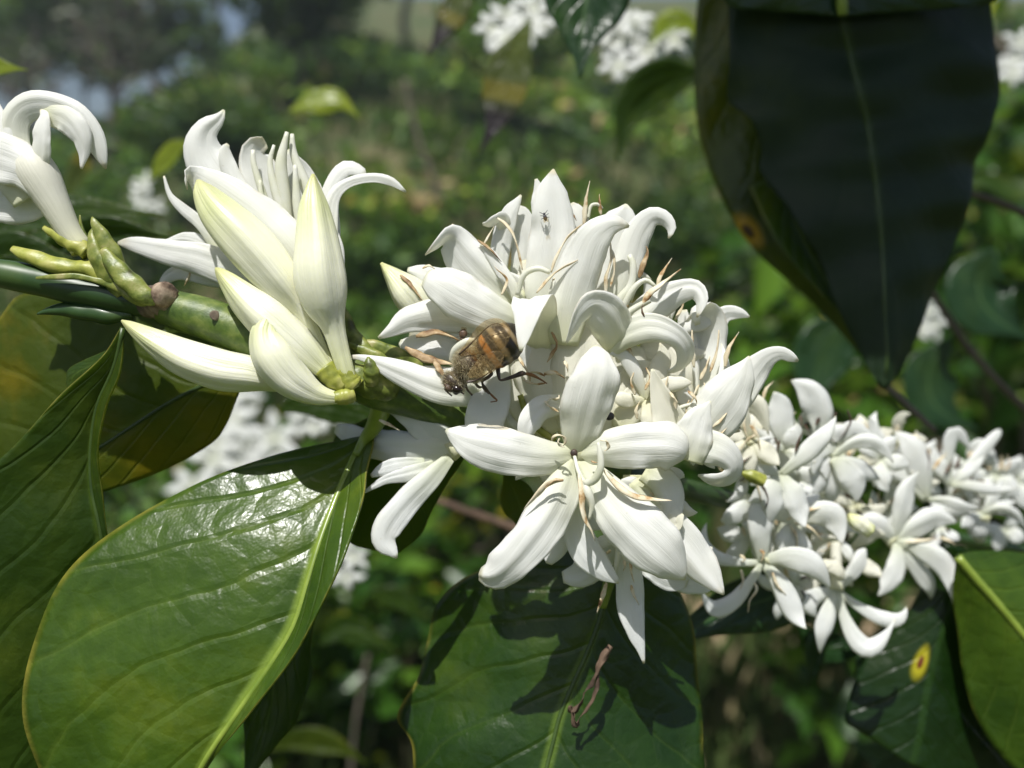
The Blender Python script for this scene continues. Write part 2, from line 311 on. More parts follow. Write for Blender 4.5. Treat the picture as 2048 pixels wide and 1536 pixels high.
def leaf3(label, rows, m, group='coffee leaves around the blossoms', bulge=.06, thick=.00032, n=60, mm=12, mid=(14, 6), midm=None, pet=None, name='coffee_leaf', wave=.012):
    """rows of (left edge, midrib, right edge) points; the blade is lofted through them"""
    L = catmull([P(*r[0]) for r in rows], n); Mi = catmull([P(*r[1]) for r in rows], n); R = catmull([P(*r[2]) for r in rows], n)
    T = unit(np.gradient(Mi, axis=0)); C = np.zeros((n, 2 * mm + 1, 3)); sd = nx(); u = np.linspace(0, 1, n)
    for s, E, sg in ((0, L, -1), (1, R, 1)):
        D = E - Mi; nn = unit(np.cross(T, D) * sg); flip = np.where((nn @ FW) > 0, -1.0, 1.0)[:, None]; nn = nn * flip; wd = np.linalg.norm(D, axis=1)
        for j in range(mm + 1):
            f = j / mm; k = bulge * 4 * f * (1 - f * .9) * 1.0 * (1 - f) + .0
            wv = wave * np.sin(u * 26 + sd + (1.5 if s else 0) - 7 * f) * f + wave * .8 * np.sin(u * 9 + sd * 2 + 2 * f) * f
            C[:, mm + sg * j] = Mi + D * f + nn * ((k + wv) * wd)[:, None]
    t = thing(name, label, 'leaf', Mi[0], group)
    V, F, U = shell(C, np.full(C.shape[:2], thick)); part('blade', mesh_from('blade', V, F, U), m, t)
    if mid:
        off = unit(C[:, mm - 1] - Mi) + unit(C[:, mm + 1] - Mi)
        sp = [(*(Mi[i]), (mid[0] + (mid[1] - mid[0]) * i / n) * SC(rows[min(len(rows) - 1, int(i / n * len(rows)))][1][2])) for i in range(0, n, 3)]
        V, F, U = tube(sp, 10, 40, world=True, seed=nx(), bump=.03); part('midrib', mesh_from('midrib', V, F, U), midm or M_MIDRIB, t)
    if pet: V, F, U = tube(pet, 12, 20, seed=nx(), bump=.02); part('petiole', mesh_from('petiole', V, F, U), M_MIDRIB, t)
    return t
M_MIDRIB = simple("pale leaf rib", [(.3, (.13, .20, .02)), (.7, (.26, .34, .05))], 200, .35, .1, .2, .2)
M_MIDRIB_D = simple("dark leaf rib", [(.3, (.018, .04, .006)), (.7, (.045, .08, .012))], 200, .4)
LP = [(0, .10), (.12, .45), (.3, .88), (.48, 1), (.65, .88), (.82, .5), (.93, .18), (1, .02)]
def leaf1(label, pts, w, m, group='coffee leaves further back', cup=-.10, roll=0, mid=6, name='coffee_leaf', twist=0):
    c = catmull([list(p) for p in pts], 8); sp = [(*c[i], w * LP[i][1], roll) for i in range(8)]
    t = thing(name, label, 'leaf', P(*c[0]), group)
    V, F, U = ribbon(sp, cup, .00035, 30, 15, .02, nx(), twist=twist); part('blade', mesh_from('blade', V, F, U), m, t)
    return t
# ================================================================== LARGE STRUCTURE: ground, hillside, far vegetation
rng = np.random.default_rng(7)
def terrain(x, y):
    az = x / np.maximum(y, .1)
    k = np.clip((az + .52) / .34, 0, 1); k = k * k * (3 - 2 * k)          # the ridge is low at the far left
    r0 = 5.0; s = np.clip(y - r0, 0, None)
    slope = .20 + .15 * k
    h = s * slope * np.clip(s / 6, 0, 1)
    top = 9 + 30 * k
    h = top * (1 - np.exp(-h / top)) 
    h = h + .5 * np.sin(x * .35 + y * .22) * np.clip(s / 10, 0, 1) + .06 * np.sin(x * 1.7) * np.cos(y * 1.3)
    return h
xs = np.concatenate([np.linspace(-75, -40, 8), np.linspace(-38, 38, 140), np.linspace(40, 75, 8)])
ys = np.concatenate([np.linspace(-12, 0, 5), np.linspace(.5, 20, 80), np.linspace(21, 62, 40)])
X, Y = np.meshgrid(xs, ys, indexing='ij'); Z = terrain(X, Y); V = np.stack([X, Y, Z], -1).reshape(-1, 3); m_ = len(ys)
F = [(i * m_ + j, (i + 1) * m_ + j, (i + 1) * m_ + j + 1, i * m_ + j + 1) for i in range(len(xs) - 1) for j in range(m_ - 1)]
m, n, bs, out = mat("hillside soil and dry grass"); tc = N(n, "TexCoord")
a = noise(n, tc.outputs["Object"], 1.1, 6, .65); b_ = noise(n, tc.outputs["Object"], 9, 5, .6)
c = mixc(n, ramp(n, a, [(.42, (0, 0, 0)), (.6, (1, 1, 1))]), (.035, .06, .012), (.12, .095, .045))
c = mixc(n, ramp(n, b_, [(.4, (0, 0, 0)), (.65, (.8, .8, .8))]), c, (.045, .08, .014)); n.links.new(c, bs.inputs[0]); bs.inputs["Roughness"].default_value = .95
bm = N(n, "Bump"); bm.inputs["Distance"].default_value = .05; n.links.new(b_, bm.inputs["Height"]); n.links.new(bm.outputs[0], bs.inputs["Normal"])
g = link('hillside', mesh_from('hillside', V, F), m); g['kind'] = 'structure'
# bare beige path in the lower right
m, n, bs, out = mat("beige path soil"); tc = N(n, "TexCoord"); nz = noise(n, tc.outputs["Object"], 5, 6, .65)
n.links.new(ramp(n, nz, [(.35, (.16, .12, .07)), (.5, (.34, .25, .15)), (.7, (.44, .34, .22))]), bs.inputs[0]); bs.inputs["Roughness"].default_value = 1
px_ = [(0.50, 3.25), (0.8, 2.95), (1.15, 2.85), (1.8, 3.1), (3.4, 3.6)]; cc = catmull([(*p, 0) for p in px_], 30); Vp = []; Fp = []
for i, p in enumerate(cc):
    t = cc[min(i + 1, 29)] - cc[max(i - 1, 0)]; t /= np.linalg.norm(t); nn = np.array([-t[1], t[0]]); wv = .22 + .05 * math.sin(i * .9)
    for k in range(5):
        q = p[:2] + nn * wv * (k / 2 - 1) * (1 + .12 * math.sin(i * 2.1 + k)); Vp.append((q[0], q[1], float(terrain(np.array(q[0]), np.array(q[1]))) + .012 + .004 * (2 - abs(k - 2))))
Fp = [(i * 5 + k, i * 5 + k + 1, (i + 1) * 5 + k + 1, (i + 1) * 5 + k) for i in range(29) for k in range(4)]
g = link('path', mesh_from('path', Vp, Fp), m); g['kind'] = 'structure'
def veg_mat(name, cols, tr=.3, rough=.5, scale=3.0):
    m, n, bs, out = mat(name); at = N(n, "Attribute"); at.attribute_name = "shade"
    c = ramp(n, at.outputs["Fac"], cols); n.links.new(c, bs.inputs[0]); bs.inputs["Roughness"].default_value = rough; bs.inputs["Specular IOR Level"].default_value = .4
    translucent(m, n, bs, out, mixc(n, .6, c, (.22, .36, .04)), tr); return m
V_WEED = veg_mat("weed leaves", [(0, (.014, .045, .004)), (.35, (.035, .095, .008)), (.65, (.10, .20, .013)), (.86, (.21, .31, .02)), (.93, (.38, .36, .05)), (1, (.34, .24, .10))])
V_FOR = veg_mat("forest leaves", [(0, (.010, .032, .006)), (.5, (.026, .068, .010)), (.8, (.05, .11, .014)), (1, (.12, .16, .02))])
V_BUSH = veg_mat("coffee bush leaves", [(0, (.010, .035, .004)), (.45, (.03, .085, .009)), (.8, (.095, .19, .014)), (.93, (.20, .28, .018)), (1, (.42, .34, .02))], .3, .32)
V_GRY = veg_mat('greyish leaves', [(0, (.05, .065, .04)), (.5, (.10, .12, .075)), (1, (.18, .19, .12))])
V_GRASS = veg_mat("dry and green grass", [(0, (.06, .11, .03)), (.5, (.12, .17, .05)), (.8, (.24, .23, .11)), (1, (.36, .30, .17))])
def leafcloud(name, pos, size, upbias, m, parent=None, aspect=.45, shade=None, seed=0, dirs=None):
    """many small folded leaves: two faces each"""
    r = np.random.default_rng(seed); k = len(pos)
    d = r.normal(size=(k, 3)) if dirs is None else dirs + .35 * r.normal(size=(k, 3)); d[:, 2] *= .6; d = unit(d)
    nn = r.normal(size=(k, 3)); nn[:, 2] += upbias; nn = unit(nn - d * np.sum(nn * d, 1, keepdims=True)); s = np.cross(d, nn)
    L = np.broadcast_to(size, (k,)) * r.uniform(.6, 1.35, k); L = L[:, None]
    A = pos; B = pos + d * L + nn * (-.12 * L); w_ = aspect * .5 * L
    l_ = pos + d * L * .45 + s * w_ + nn * .10 * L; rr = pos + d * L * .45 - s * w_ + nn * .10 * L
    V = np.stack([A, l_, B, rr], 1).reshape(-1, 3); i = np.arange(k) * 4
    F = np.concatenate([np.stack([i, i + 1, i + 2], 1), np.stack([i, i + 2, i + 3], 1)])
    me = bpy.data.meshes.new(name); me.vertices.add(4 * k); me.vertices.foreach_set("co", V.ravel())
    me.loops.add(6 * k); me.loops.foreach_set("vertex_index", F.ravel()); me.polygons.add(2 * k)
    me.polygons.foreach_set("loop_start", np.arange(0, 6 * k, 3)); me.update(calc_edges=True)
    sh = r.uniform(0, 1, k) if shade is None else np.clip(shade + r.normal(0, .16, k), 0, 1)
    at = me.attributes.new("shade", 'FLOAT', 'POINT'); at.data.foreach_set("value", np.repeat(sh, 4))
    if parent is not None: recenter(me, np.array(parent_world(parent)))
    o = bpy.data.objects.new(name, me); COL.objects.link(o); me.materials.append(m)
    if parent is not None: o.parent = parent
    return o
# ground cover: weeds and grass in tufts of uneven density
k = 11000; y = 2.3 + rng.uniform(0, 1, k) ** 1.5 * 20; x = rng.uniform(-.75, .75, k) * y
dens = np.sin(x * 1.9 + 1.3 * np.sin(y * 1.1)) * np.cos(y * 1.5 + x * .7) + rng.normal(0, .45, k); keep = dens > .05; x, y = x[keep], y[keep]
onp = np.array([np.min(np.hypot(cc[:, 0] - a_, cc[:, 1] - b_)) < .30 for a_, b_ in zip(x, y)]); x, y = x[~onp], y[~onp]
rep = 7; x = np.repeat(x, rep); y = np.repeat(y, rep); x = x + rng.normal(0, .09, len(x)) * (1 + y * .05); y = y + rng.normal(0, .09, len(y)) * (1 + y * .05)
hgt = rng.uniform(0, 1, len(x)) * (.12 + .42 * (np.sin(x * .9 + 2) * np.cos(y * .8) > 0)); z = terrain(x, y) + hgt
sh = .34 + .26 * np.sin(x * 1.3 + y * .9) + .24 * (hgt > .2) + .2 * np.sin(3.1 * x + 2) * np.cos(2.3 * y)
o = leafcloud('weeds', np.stack([x, y, z], 1), .085 + .012 * y, .9, V_WEED, None, .6, sh, 3); o['kind'] = 'stuff'
k = 26000; y = 1.6 + rng.uniform(0, 1, k) ** 1.3 * 13; x = rng.uniform(-.72, .72, k) * y; 
keep = (np.sin(x * 1.1 + 4) * np.cos(y * .9 + 1) + rng.normal(0, .3, k)) > .1; x, y = x[keep], y[keep]
onp = np.array([np.min(np.hypot(cc[:, 0] - a_, cc[:, 1] - b_)) < .24 for a_, b_ in zip(x, y)]); x, y = x[~onp], y[~onp]
dr = np.stack([rng.normal(0, .25, len(x)), rng.normal(0, .25, len(x)), np.full(len(x), 2.2)], 1)
o = leafcloud('grass', np.stack([x, y, terrain(x, y)], 1), .28, 0, V_GRASS, None, .06, rng.uniform(.1, .9, len(x)), 4, dr); o['kind'] = 'stuff'
def blobs(c, r, k, nb, seed, flat=.8):
    """points in overlapping leafy clumps round c"""
    q = np.random.default_rng(seed); cs = unit(q.normal(size=(nb, 3))) * (q.uniform(.25, 1, (nb, 1)) ** .6); cs[:, 2] *= flat
    i = q.integers(0, nb, k); br = q.uniform(.22, .48, nb)[i]; d = unit(q.normal(size=(k, 3))) * (q.uniform(.3, 1, (k, 1)) ** .5)
    return c + (cs[i] + d * br[:, None]) * r, i
def limb(p0, p1, r0, r1, seed):
    q = np.random.default_rng(seed); p0 = np.array(p0, float); p1 = np.array(p1, float); L = np.linalg.norm(p1 - p0)
    pts = [(*(p0 + (p1 - p0) * t + q.normal(0, .05 * L, 3) * (0 < t < 1)), 2 * (r0 + (r1 - r0) * t)) for t in (0, .3, .6, 1)]
    return tube(pts, 7, 8, world=True, seed=seed)
def tree(name, label, cat, x, y, h, r, mleaf, group, k=2600, leaf=.35, nb=18, seed=0, bare=False, zc=None, cr=None):
    z0 = float(terrain(np.array(x), np.array(y))); t = thing(name, label, cat, (x, y, z0), group); q = random.Random(seed)
    top = np.array([x + q.uniform(-.1, .1) * h, y, z0 + h * (.62 if not bare else .8)]); ps = [limb((x, y, z0 - .3), top, .018 * h, .008 * h, seed)]
    for i in range(9 if not bare else 22):
        a = q.uniform(0, 6.28); f = q.uniform(.35, 1); s = np.array([x, y, z0]) * (1 - f) + top * f; e = s + np.array([math.cos(a) * r * .8, math.sin(a) * r * .6, r * q.uniform(.3, 1.0)])
        ps.append(limb(s, e, .010 * h, .003 * h, seed * 31 + i))
        if bare:
            for j in range(3): e2 = e + np.array([q.uniform(-1, 1), q.uniform(-.6, .6), q.uniform(.1, 1)]) * r * .4; ps.append(limb(s * .4 + e * .6, e2, .005 * h, .0015 * h, seed * 77 + i * 3 + j))
    V, F, U = join(ps); part('trunk', mesh_from('trunk', V, F, U), M_GREYTW, t)
    pos, i = blobs(np.array([x, y, z0 + h * (.66 if cr is None else cr)]), np.array([r, r, h * .36]), k, nb, seed + 5)
    sb = np.random.default_rng(seed).uniform(.2, .8, nb)[i]
    leafcloud('crown', pos, leaf, .8, mleaf, t, .55, sb, seed)
    return t
G = 'trees and shrubs on the hillside'
for i, (nm, lb, ct, px, y, h, r, mt, k, lf, bare) in enumerate([
 ('forest_tree', 'tall dark tree on the ridge just right of the bright patch of sky', 'tree', 345, 34, 9.5, 2.2, V_FOR, 4200, .34, 0),
 ('forest_tree', 'thin grey leafy ridge tree at the left edge, sky glinting through its crown', 'tree', 20, 33, 7.5, 1.7, V_GRY, 450, .30, 0),
 ('forest_tree', 'low olive tree under the bright patch of sky', 'tree', 190, 30, 3.8, 1.9, V_FOR, 1800, .30, 0),
 ('forest_tree', 'dark broad tree behind the forked leafless one', 'tree', 450, 30, 8, 3.0, V_FOR, 4200, .32, 0),
 ('forest_tree', 'dark tree low on the slope behind the leftmost blossom', 'tree', 60, 22, 3.6, 1.9, V_FOR, 2400, .26, 0),
 ('bare_tree', 'grey leafless tree forking upward behind the two left blossoms', 'tree', 262, 15, 2.9, .95, V_GRY, 200, .2, 1),
 ('bare_tree', 'slender leafless tree leaning above the leftmost blossom', 'tree', 96, 17, 2.5, .7, V_GRY, 40, .2, 1),
 ('forest_tree', 'shadowy tree at the foot of the slope between the two left blossoms', 'tree', 250, 19, 3.8, 2.2, V_FOR, 3000, .26, 0),
 ('forest_tree', 'broad leafy tree at the top of the picture left of the middle', 'tree', 640, 19, 6.2, 2.5, V_BUSH, 4200, .24, 0),
 ('forest_tree', 'leafy green tree at the top of the picture over the tallest petal', 'tree', 830, 23, 6.5, 2.6, V_BUSH, 3800, .26, 0),
 ('forest_tree', 'dark green tree partly behind the very large hanging leaf', 'tree', 1400, 20, 6.5, 2.8, V_FOR, 3800, .26, 0),
 ('forest_tree', 'dark tree on the slope behind the lime leaf', 'tree', 620, 13, 2.6, 1.3, V_FOR, 2400, .17, 0),
 ('forest_tree', 'tree at the far right behind the very large leaf', 'tree', 1930, 16, 6.5, 2.8, V_FOR, 3800, .24, 0),
 ('shrub', 'dark bushy shrub behind the big blossom', 'shrub', 430, 10, 1.5, .9, V_FOR, 1700, .13, 0),
 ('shrub', 'low shrub on the slope behind the leftmost blossom tube', 'shrub', 150, 8.5, 1.2, .8, V_BUSH, 1400, .12, 0),
 ('shrub', 'leafy green shrub above the burnt tipped leaf', 'shrub', 1010, 12, 2.0, 1.1, V_WEED, 1700, .15, 0),
 ('shrub', 'bright green shrub behind the bud left of the white cluster', 'shrub', 760, 7.5, 1.0, .7, V_WEED, 1300, .11, 0),
 ('shrub', 'shadowed shrub right of the top of the white cluster', 'shrub', 1440, 7.5, 1.3, .8, V_FOR, 1500, .12, 0),
 ('shrub', 'small green shrub low behind the right hand blossoms', 'shrub', 1600, 6, .9, .7, V_WEED, 1200, .10, 0)]):
    tree(nm, lb, ct, (px - 1024) / 1773 * y * .985, y, h, r, mt, G, k, lf, 20, 60 + i, bool(bare))
GB = 'coffee bushes behind the branch'
tree('coffee_bush', 'leafy coffee bush at the bottom of the picture, left of the dark hanging leaf', 'coffee bush', -.62, 1.75, 1.15, .42, V_BUSH, GB, 800, .085, 14, 21, cr=.5)
tree('coffee_bush', 'coffee bush low behind the large glossy leaf', 'coffee bush', -1.35, 2.3, 1.25, .5, V_BUSH, GB, 900, .085, 14, 22, cr=.5)
tree('coffee_bush', 'dark coffee bush behind the right hand blossoms', 'coffee bush', .78, 1.55, 1.75, .44, V_BUSH, GB, 1100, .085, 16, 23, cr=.62)
tree('coffee_bush', 'coffee bush at the right edge with shaded twigs', 'coffee bush', 1.28, 1.9, 2.3, .55, V_BUSH, GB, 1500, .09, 18, 24, cr=.6)
tree('coffee_bush', 'low coffee bush seen under the middle of the branch', 'coffee bush', -.12, 2.5, .95, .4, V_BUSH, GB, 700, .085, 12, 25, cr=.5)

hz = bpy.data.meshes.new('haze'); x0, x1, y0, y1, z0, z1 = -78, 78, -14, 66, -3, 24
hz.from_pydata([(x, y, z) for x in (x0, x1) for y in (y0, y1) for z in (z0, z1)], [], [(0, 1, 3, 2), (4, 6, 7, 5), (0, 4, 5, 1), (2, 3, 7, 6), (0, 2, 6, 4), (1, 5, 7, 3)])
m = bpy.data.materials.new('haze air'); m.use_nodes = True; m.node_tree.nodes.clear(); o_ = m.node_tree.nodes.new('ShaderNodeOutputMaterial'); v_ = m.node_tree.nodes.new('ShaderNodeVolumePrincipled')
v_.inputs['Color'].default_value = (.80, .88, .97, 1); v_.inputs['Density'].default_value = .0036; v_.inputs['Anisotropy'].default_value = .3; m.node_tree.links.new(v_.outputs[0], o_.inputs['Volume'])
hz.materials.append(m); o_ = bpy.data.objects.new('haze', hz); COL.objects.link(o_); o_['kind'] = 'stuff'
# ================================================================== THE BRANCH AND ITS LEAVES
def tpart(par, name, sp, m, **k):
    V, F, U = tube(sp, seed=nx(), **k); return part(name, mesh_from(name, V, F, U), m, par)
M_LEAF_OLV = leaf_mat('olive shaded leaf', (.020, .036, .003), (.09, .12, .008), (.20, .18, .010), .55, vein=(.06, .09, .015), tr=.3, edge=True, coat=.2, rough=.3, spots=[(.67, .05, .05, .10, (.50, .30, .02), (.06, .02, .006))])
M_SCAR = simple('pale broken scar', [(.38, (.07, .045, .03)), (.5, (.20, .14, .095)), (.62, (.36, .28, .20))], 500, .9, bump=1.0)
br = thing('branch', 'thick green coffee branch crossing the picture under all the blossoms', 'branch', P(330, 610, 30))
tpart(br, 'stem', [(312, 600, 45, 60), (345, 618, 42, 76), (420, 640, 40, 84), (520, 678, 42, 88), (620, 712, 48, 90), (700, 745, 55, 96), (760, 775, 60, 90), (840, 805, 85, 70), (960, 850, 110, 60), (1100, 905, 160, 56), (1250, 945, 230, 48)], M_STEM, nr=24, n=70, bump=.015)
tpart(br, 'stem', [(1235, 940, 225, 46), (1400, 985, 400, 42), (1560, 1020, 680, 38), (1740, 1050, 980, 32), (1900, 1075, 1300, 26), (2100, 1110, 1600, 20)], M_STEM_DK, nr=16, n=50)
tpart(br, 'stem', [(-40, 540, 30, 56), (60, 558, 34, 60), (150, 578, 38, 62), (240, 596, 42, 62), (318, 606, 45, 64)], M_STEM_DK, nr=24, n=40, bump=.02)  # left stretch: its shadow is put into a darker stem colour
tpart(br, 'bark_collar', [(290, 610, 40, 50), (315, 603, 30, 66), (335, 598, 15, 52), (341, 596, 9, 46)], M_BARK, nr=24, n=16, bump=.09)
tpart(br, 'leaf_scar', [(322, 592, 20, 36), (327, 590, 2, 50), (330, 589, -8, 46), (331, 589, -10, 20), (331, 589, -9, 4)], M_SCAR, nr=22, n=12, bump=.08)
tpart(br, 'leaf_scar', [(428, 632, -2, 3), (430, 631, -4, 24), (431, 630, -6, 6)], M_BARK, nr=14, n=6, bump=.1)
tpart(br, 'node', [(690, 735, 30, 50), (725, 760, 26, 62), (760, 775, 30, 56), (790, 785, 44, 40)], M_STIP, nr=20, n=20, bump=.05)
GS = 'green stipules and empty calyxes on the branch'
def pod(label, sp, m=None, cat='stipule', name='stipule', flat=.6):
    sp = [(*r[:3], r[3] * (.80 if r[3] > 12 else .6)) for r in sp]
    t = thing(name, label, cat, P(*sp[0][:3]), GS); V, F, U = tube(sp, 18, 26, flat=flat, seed=nx(), bump=.07, lobes=3, ld=.22)
    part('scale', mesh_from('scale', V, F, U), m or M_STIP, t); return t
pod('dark tipped pointed stipule standing highest in the green tuft at the left', [(238, 560, 20, 40), (228, 520, 10, 50), (208, 480, 6, 40), (190, 448, 4, 22), (184, 434, 4, 5)])
pod('pale pointed stipule just left of the dark tipped one', [(245, 590, 18, 40), (215, 545, 5, 50), (192, 505, 2, 42), (184, 470, 6, 20), (187, 455, 6, 5)])
pod('stout green stipule leaning down to the bark collar', [(206, 500, 0, 24), (235, 540, -6, 46), (270, 575, -10, 52), (298, 598, -12, 40), (312, 606, -10, 14)], flat=.8)
pod('yellow green calyx under the tube of the leftmost blossom', [(88, 456, 30, 14), (115, 470, 22, 34), (145, 487, 16, 44), (175, 505, 14, 40)], M_CALYX, 'calyx', 'calyx', .8)
pod('blunt yellow green calyx lying low at the left edge, brown mark on its side', [(24, 498, 24, 16), (50, 510, 20, 34), (90, 525, 16, 42), (128, 536, 14, 44), (150, 535, 14, 34), (175, 538, 16, 44), (215, 560, 18, 40)], M_CALYX, 'calyx', 'calyx', .8)
pod('small thin stipule hidden behind the upper calyx', [(160, 430, 30, 5), (162, 450, 30, 12), (172, 480, 30, 16), (185, 505, 26, 14)])
pod('long thin green stipule lying along the dark stem', [(72, 556, -4, 8), (110, 554, -6, 14), (150, 553, -4, 16), (190, 560, 0, 14), (235, 572, 4, 30), (285, 596, 2, 44), (305, 602, 4, 20)])
pod('dull brown green stub under the stem at the left', [(74, 628, 40, 5), (110, 620, 36, 26), (160, 622, 34, 44), (215, 630, 34, 46), (265, 628, 40, 30)], M_STEM_DK, 'stub', 'branch_stub', .6)
pod('small upright green stipule at the node above the large leaf', [(742, 770, 0, 36), (742, 745, -12, 40), (738, 725, -14, 26), (736, 714, -12, 8)])
pod('pointed tan stipule behind the node left of the bee', [(790, 740, 20, 34), (750, 712, 16, 34), (715, 696, 16, 20), (690, 683, 18, 4)])
pod('green scale above the node, right of the tallest bud', [(780, 745, 30, 40), (735, 720, 34, 66), (705, 680, 40, 50), (690, 640, 46, 34), (686, 610, 50, 12)])
pod('long green scale running from the node under the bee petals', [(700, 690, 44, 30), (760, 700, 40, 44), (820, 725, 50, 40), (880, 750, 60, 20)])
pod('two lobed green calyx under the upright bud', [(715, 772, -6, 40), (700, 758, -10, 38), (690, 745, -8, 34)], M_CALYX, 'calyx', 'calyx', .9)
GL = 'coffee leaves around the blossoms'
leaf3('large glossy green leaf filling the lower left, sun glinting on it', [
 ((735, 872, 150), (742, 862, 140), (748, 868, 144)),
 ((690, 880, 140), (722, 890, 132), (746, 890, 104)),
 ((560, 908, 116), (695, 945, 98), (734, 942, 62)),
 ((400, 968, 76), (668, 1010, 56), (728, 996, 14)),
 ((250, 1045, 34), (640, 1085, 12), (700, 1080, -34)),
 ((130, 1150, -2), (616, 1165, -22), (672, 1150, -66)),
 ((62, 1290, -30), (590, 1250, -46), (628, 1240, -84)),
 ((48, 1420, -46), (545, 1325, -62), (580, 1322, -88)),
 ((85, 1550, -56), (480, 1420, -76), (502, 1424, -92)),
 ((130, 1680, -66), (400, 1540, -86), (404, 1552, -76)),
 ((220, 1790, -70), (330, 1700, -90), (332, 1712, -80))], M_LEAF, bulge=.05, mid=(17, 12), n=90, mm=18,
 pet=[(772, 772, 50, 54), (766, 800, 66, 46), (752, 845, 104, 36), (730, 880, 124, 25), (712, 912, 112, 19)])
leaf3('green leaf at the left edge with its pale edge running up to the lowest bud', [
 ((243, 652, 10), (246, 656, 12), (249, 662, 16)),
 ((205, 712, 0), (228, 735, 20), (240, 745, 10)),
 ((120, 790, -10), (195, 810, 30), (212, 815, 16)),
 ((40, 880, -20), (182, 900, 38), (196, 905, 26)),
 ((-60, 980, -30), (184, 980, 42), (205, 985, 36)),
 ((-130, 1120, -40), (200, 1060, 44), (214, 1062, 44)),
 ((-160, 1300, -40), (215, 1180, 60), (240, 1180, 60)),
 ((-140, 1500, -20), (180, 1350, 70), (230, 1330, 70)),
 ((-60, 1680, 10), (120, 1560, 80), (200, 1500, 80))], M_LEAF_M, bulge=.05, mid=(12, 8), midm=M_MIDRIB_D, n=80, mm=14)
leaf3('small curled back leaf lobe behind the pale edged leaf at the left', [
 ((246, 690, 60), (235, 700, 60), (225, 740, 60)), ((190, 712, 70), (185, 730, 60), (200, 760, 60)), ((140, 738, 80), (150, 750, 66), (175, 790, 66)), ((134, 765, 80), (140, 780, 70), (150, 810, 70))], M_LEAF_M, mid=None)
leaf3('broad mottled yellow and green leaf behind the branch at the left', [
 ((560, 660, 200), (500, 740, 190), (470, 800, 200)),
 ((430, 610, 230), (420, 765, 200), (452, 850, 220)),
 ((300, 585, 250), (340, 805, 210), (425, 885, 230)),
 ((180, 575, 260), (270, 850, 220), (350, 930, 240)),
 ((50, 585, 270), (200, 895, 240), (250, 970, 250)),
 ((5, 625, 290), (100, 950, 260), (120, 1010, 270)),
 ((-60, 760, 300), (0, 1000, 280), (-10, 1060, 290)),
 ((-120, 900, 300), (-60, 1040, 290), (-70, 1080, 300))], M_LEAF_Y, bulge=.06, mid=(10, 6), midm=M_MIDRIB_D)
leaf3('dark leaf under the left of the white cluster with an olive right side', [
 ((800, 810, 160), (880, 800, 150), (960, 800, 180)),
 ((705, 850, 170), (850, 850, 150), (960, 850, 200)),
 ((668, 880, 190), (820, 920, 160), (925, 920, 210)),
 ((672, 960, 200), (800, 980, 170), (885, 980, 220)),
 ((680, 1040, 210), (780, 1040, 190), (860, 1030, 230)),
 ((700, 1085, 220), (770, 1085, 210), (840, 1070, 240)),
 ((770, 1104, 230), (785, 1106, 228), (800, 1104, 235))], M_LEAF_M, bulge=.05, mid=(8, 5), midm=M_MIDRIB_D)
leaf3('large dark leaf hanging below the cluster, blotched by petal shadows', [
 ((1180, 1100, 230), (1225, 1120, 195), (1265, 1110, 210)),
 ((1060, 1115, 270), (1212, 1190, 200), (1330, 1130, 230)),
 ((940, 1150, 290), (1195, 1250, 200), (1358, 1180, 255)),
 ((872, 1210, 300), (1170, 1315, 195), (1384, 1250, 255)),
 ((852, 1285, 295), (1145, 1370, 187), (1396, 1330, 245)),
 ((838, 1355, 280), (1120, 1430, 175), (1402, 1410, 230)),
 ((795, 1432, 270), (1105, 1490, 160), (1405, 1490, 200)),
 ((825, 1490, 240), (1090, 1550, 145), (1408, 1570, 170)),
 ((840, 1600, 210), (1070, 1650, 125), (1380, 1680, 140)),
 ((900, 1720, 160), (1050, 1750, 105), (1250, 1780, 100))], M_LEAF_4_SHADE, bulge=.09, mid=(12, 9), midm=M_MIDRIB_D, n=90, mm=18, wave=.02,
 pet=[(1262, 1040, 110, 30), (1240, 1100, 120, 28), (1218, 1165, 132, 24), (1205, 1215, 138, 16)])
dry = thing('dry_sepal', 'thin torn brown dry husk lying on the dark hanging leaf', 'dry husk', P(1180, 1370, 40))
for sp_ in ([(1222, 1292, 112, 10), (1208, 1312, 106, 17), (1194, 1345, 104, 9), (1176, 1378, 106, 11), (1164, 1405, 104, 8), (1146, 1420, 108, 15), (1140, 1412, 108, 6)], [(1196, 1345, 108, 5), (1192, 1385, 104, 10), (1172, 1420, 104, 7), (1156, 1448, 104, 14), (1148, 1444, 104, 10), (1146, 1422, 104, 6)]):
    V, F, U = ribbon(sp_, .5, n=44, m=9, ruf=.35, seed=nx(), twist=150, thick=.00008); part('husk', mesh_from('husk', V, F, U), M_DRY, dry)
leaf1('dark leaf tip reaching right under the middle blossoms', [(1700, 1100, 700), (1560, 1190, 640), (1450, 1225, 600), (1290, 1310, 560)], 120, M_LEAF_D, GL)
leaf3('large leaf with a sunlit upper face and pale midrib at the lower right edge', [
 ((1915, 1108, 560), (1915, 1114, 560), (1912, 1122, 560)),
 ((1960, 1102, 600), (1945, 1150, 555), (1905, 1190, 600)),
 ((2030, 1104, 620), (1985, 1195, 550), (1915, 1260, 610)),
 ((2100, 1120, 620), (2030, 1250, 545), (1925, 1340, 610)),
 ((2180, 1160, 600), (2080, 1310, 540), (1950, 1430, 600)),
 ((2240, 1260, 560), (2150, 1400, 530), (2010, 1520, 580)),
 ((2260, 1400, 540), (2200, 1500, 520), (2100, 1600, 560))], M_LEAF, bulge=.10, mid=(18, 12), n=60, mm=14)
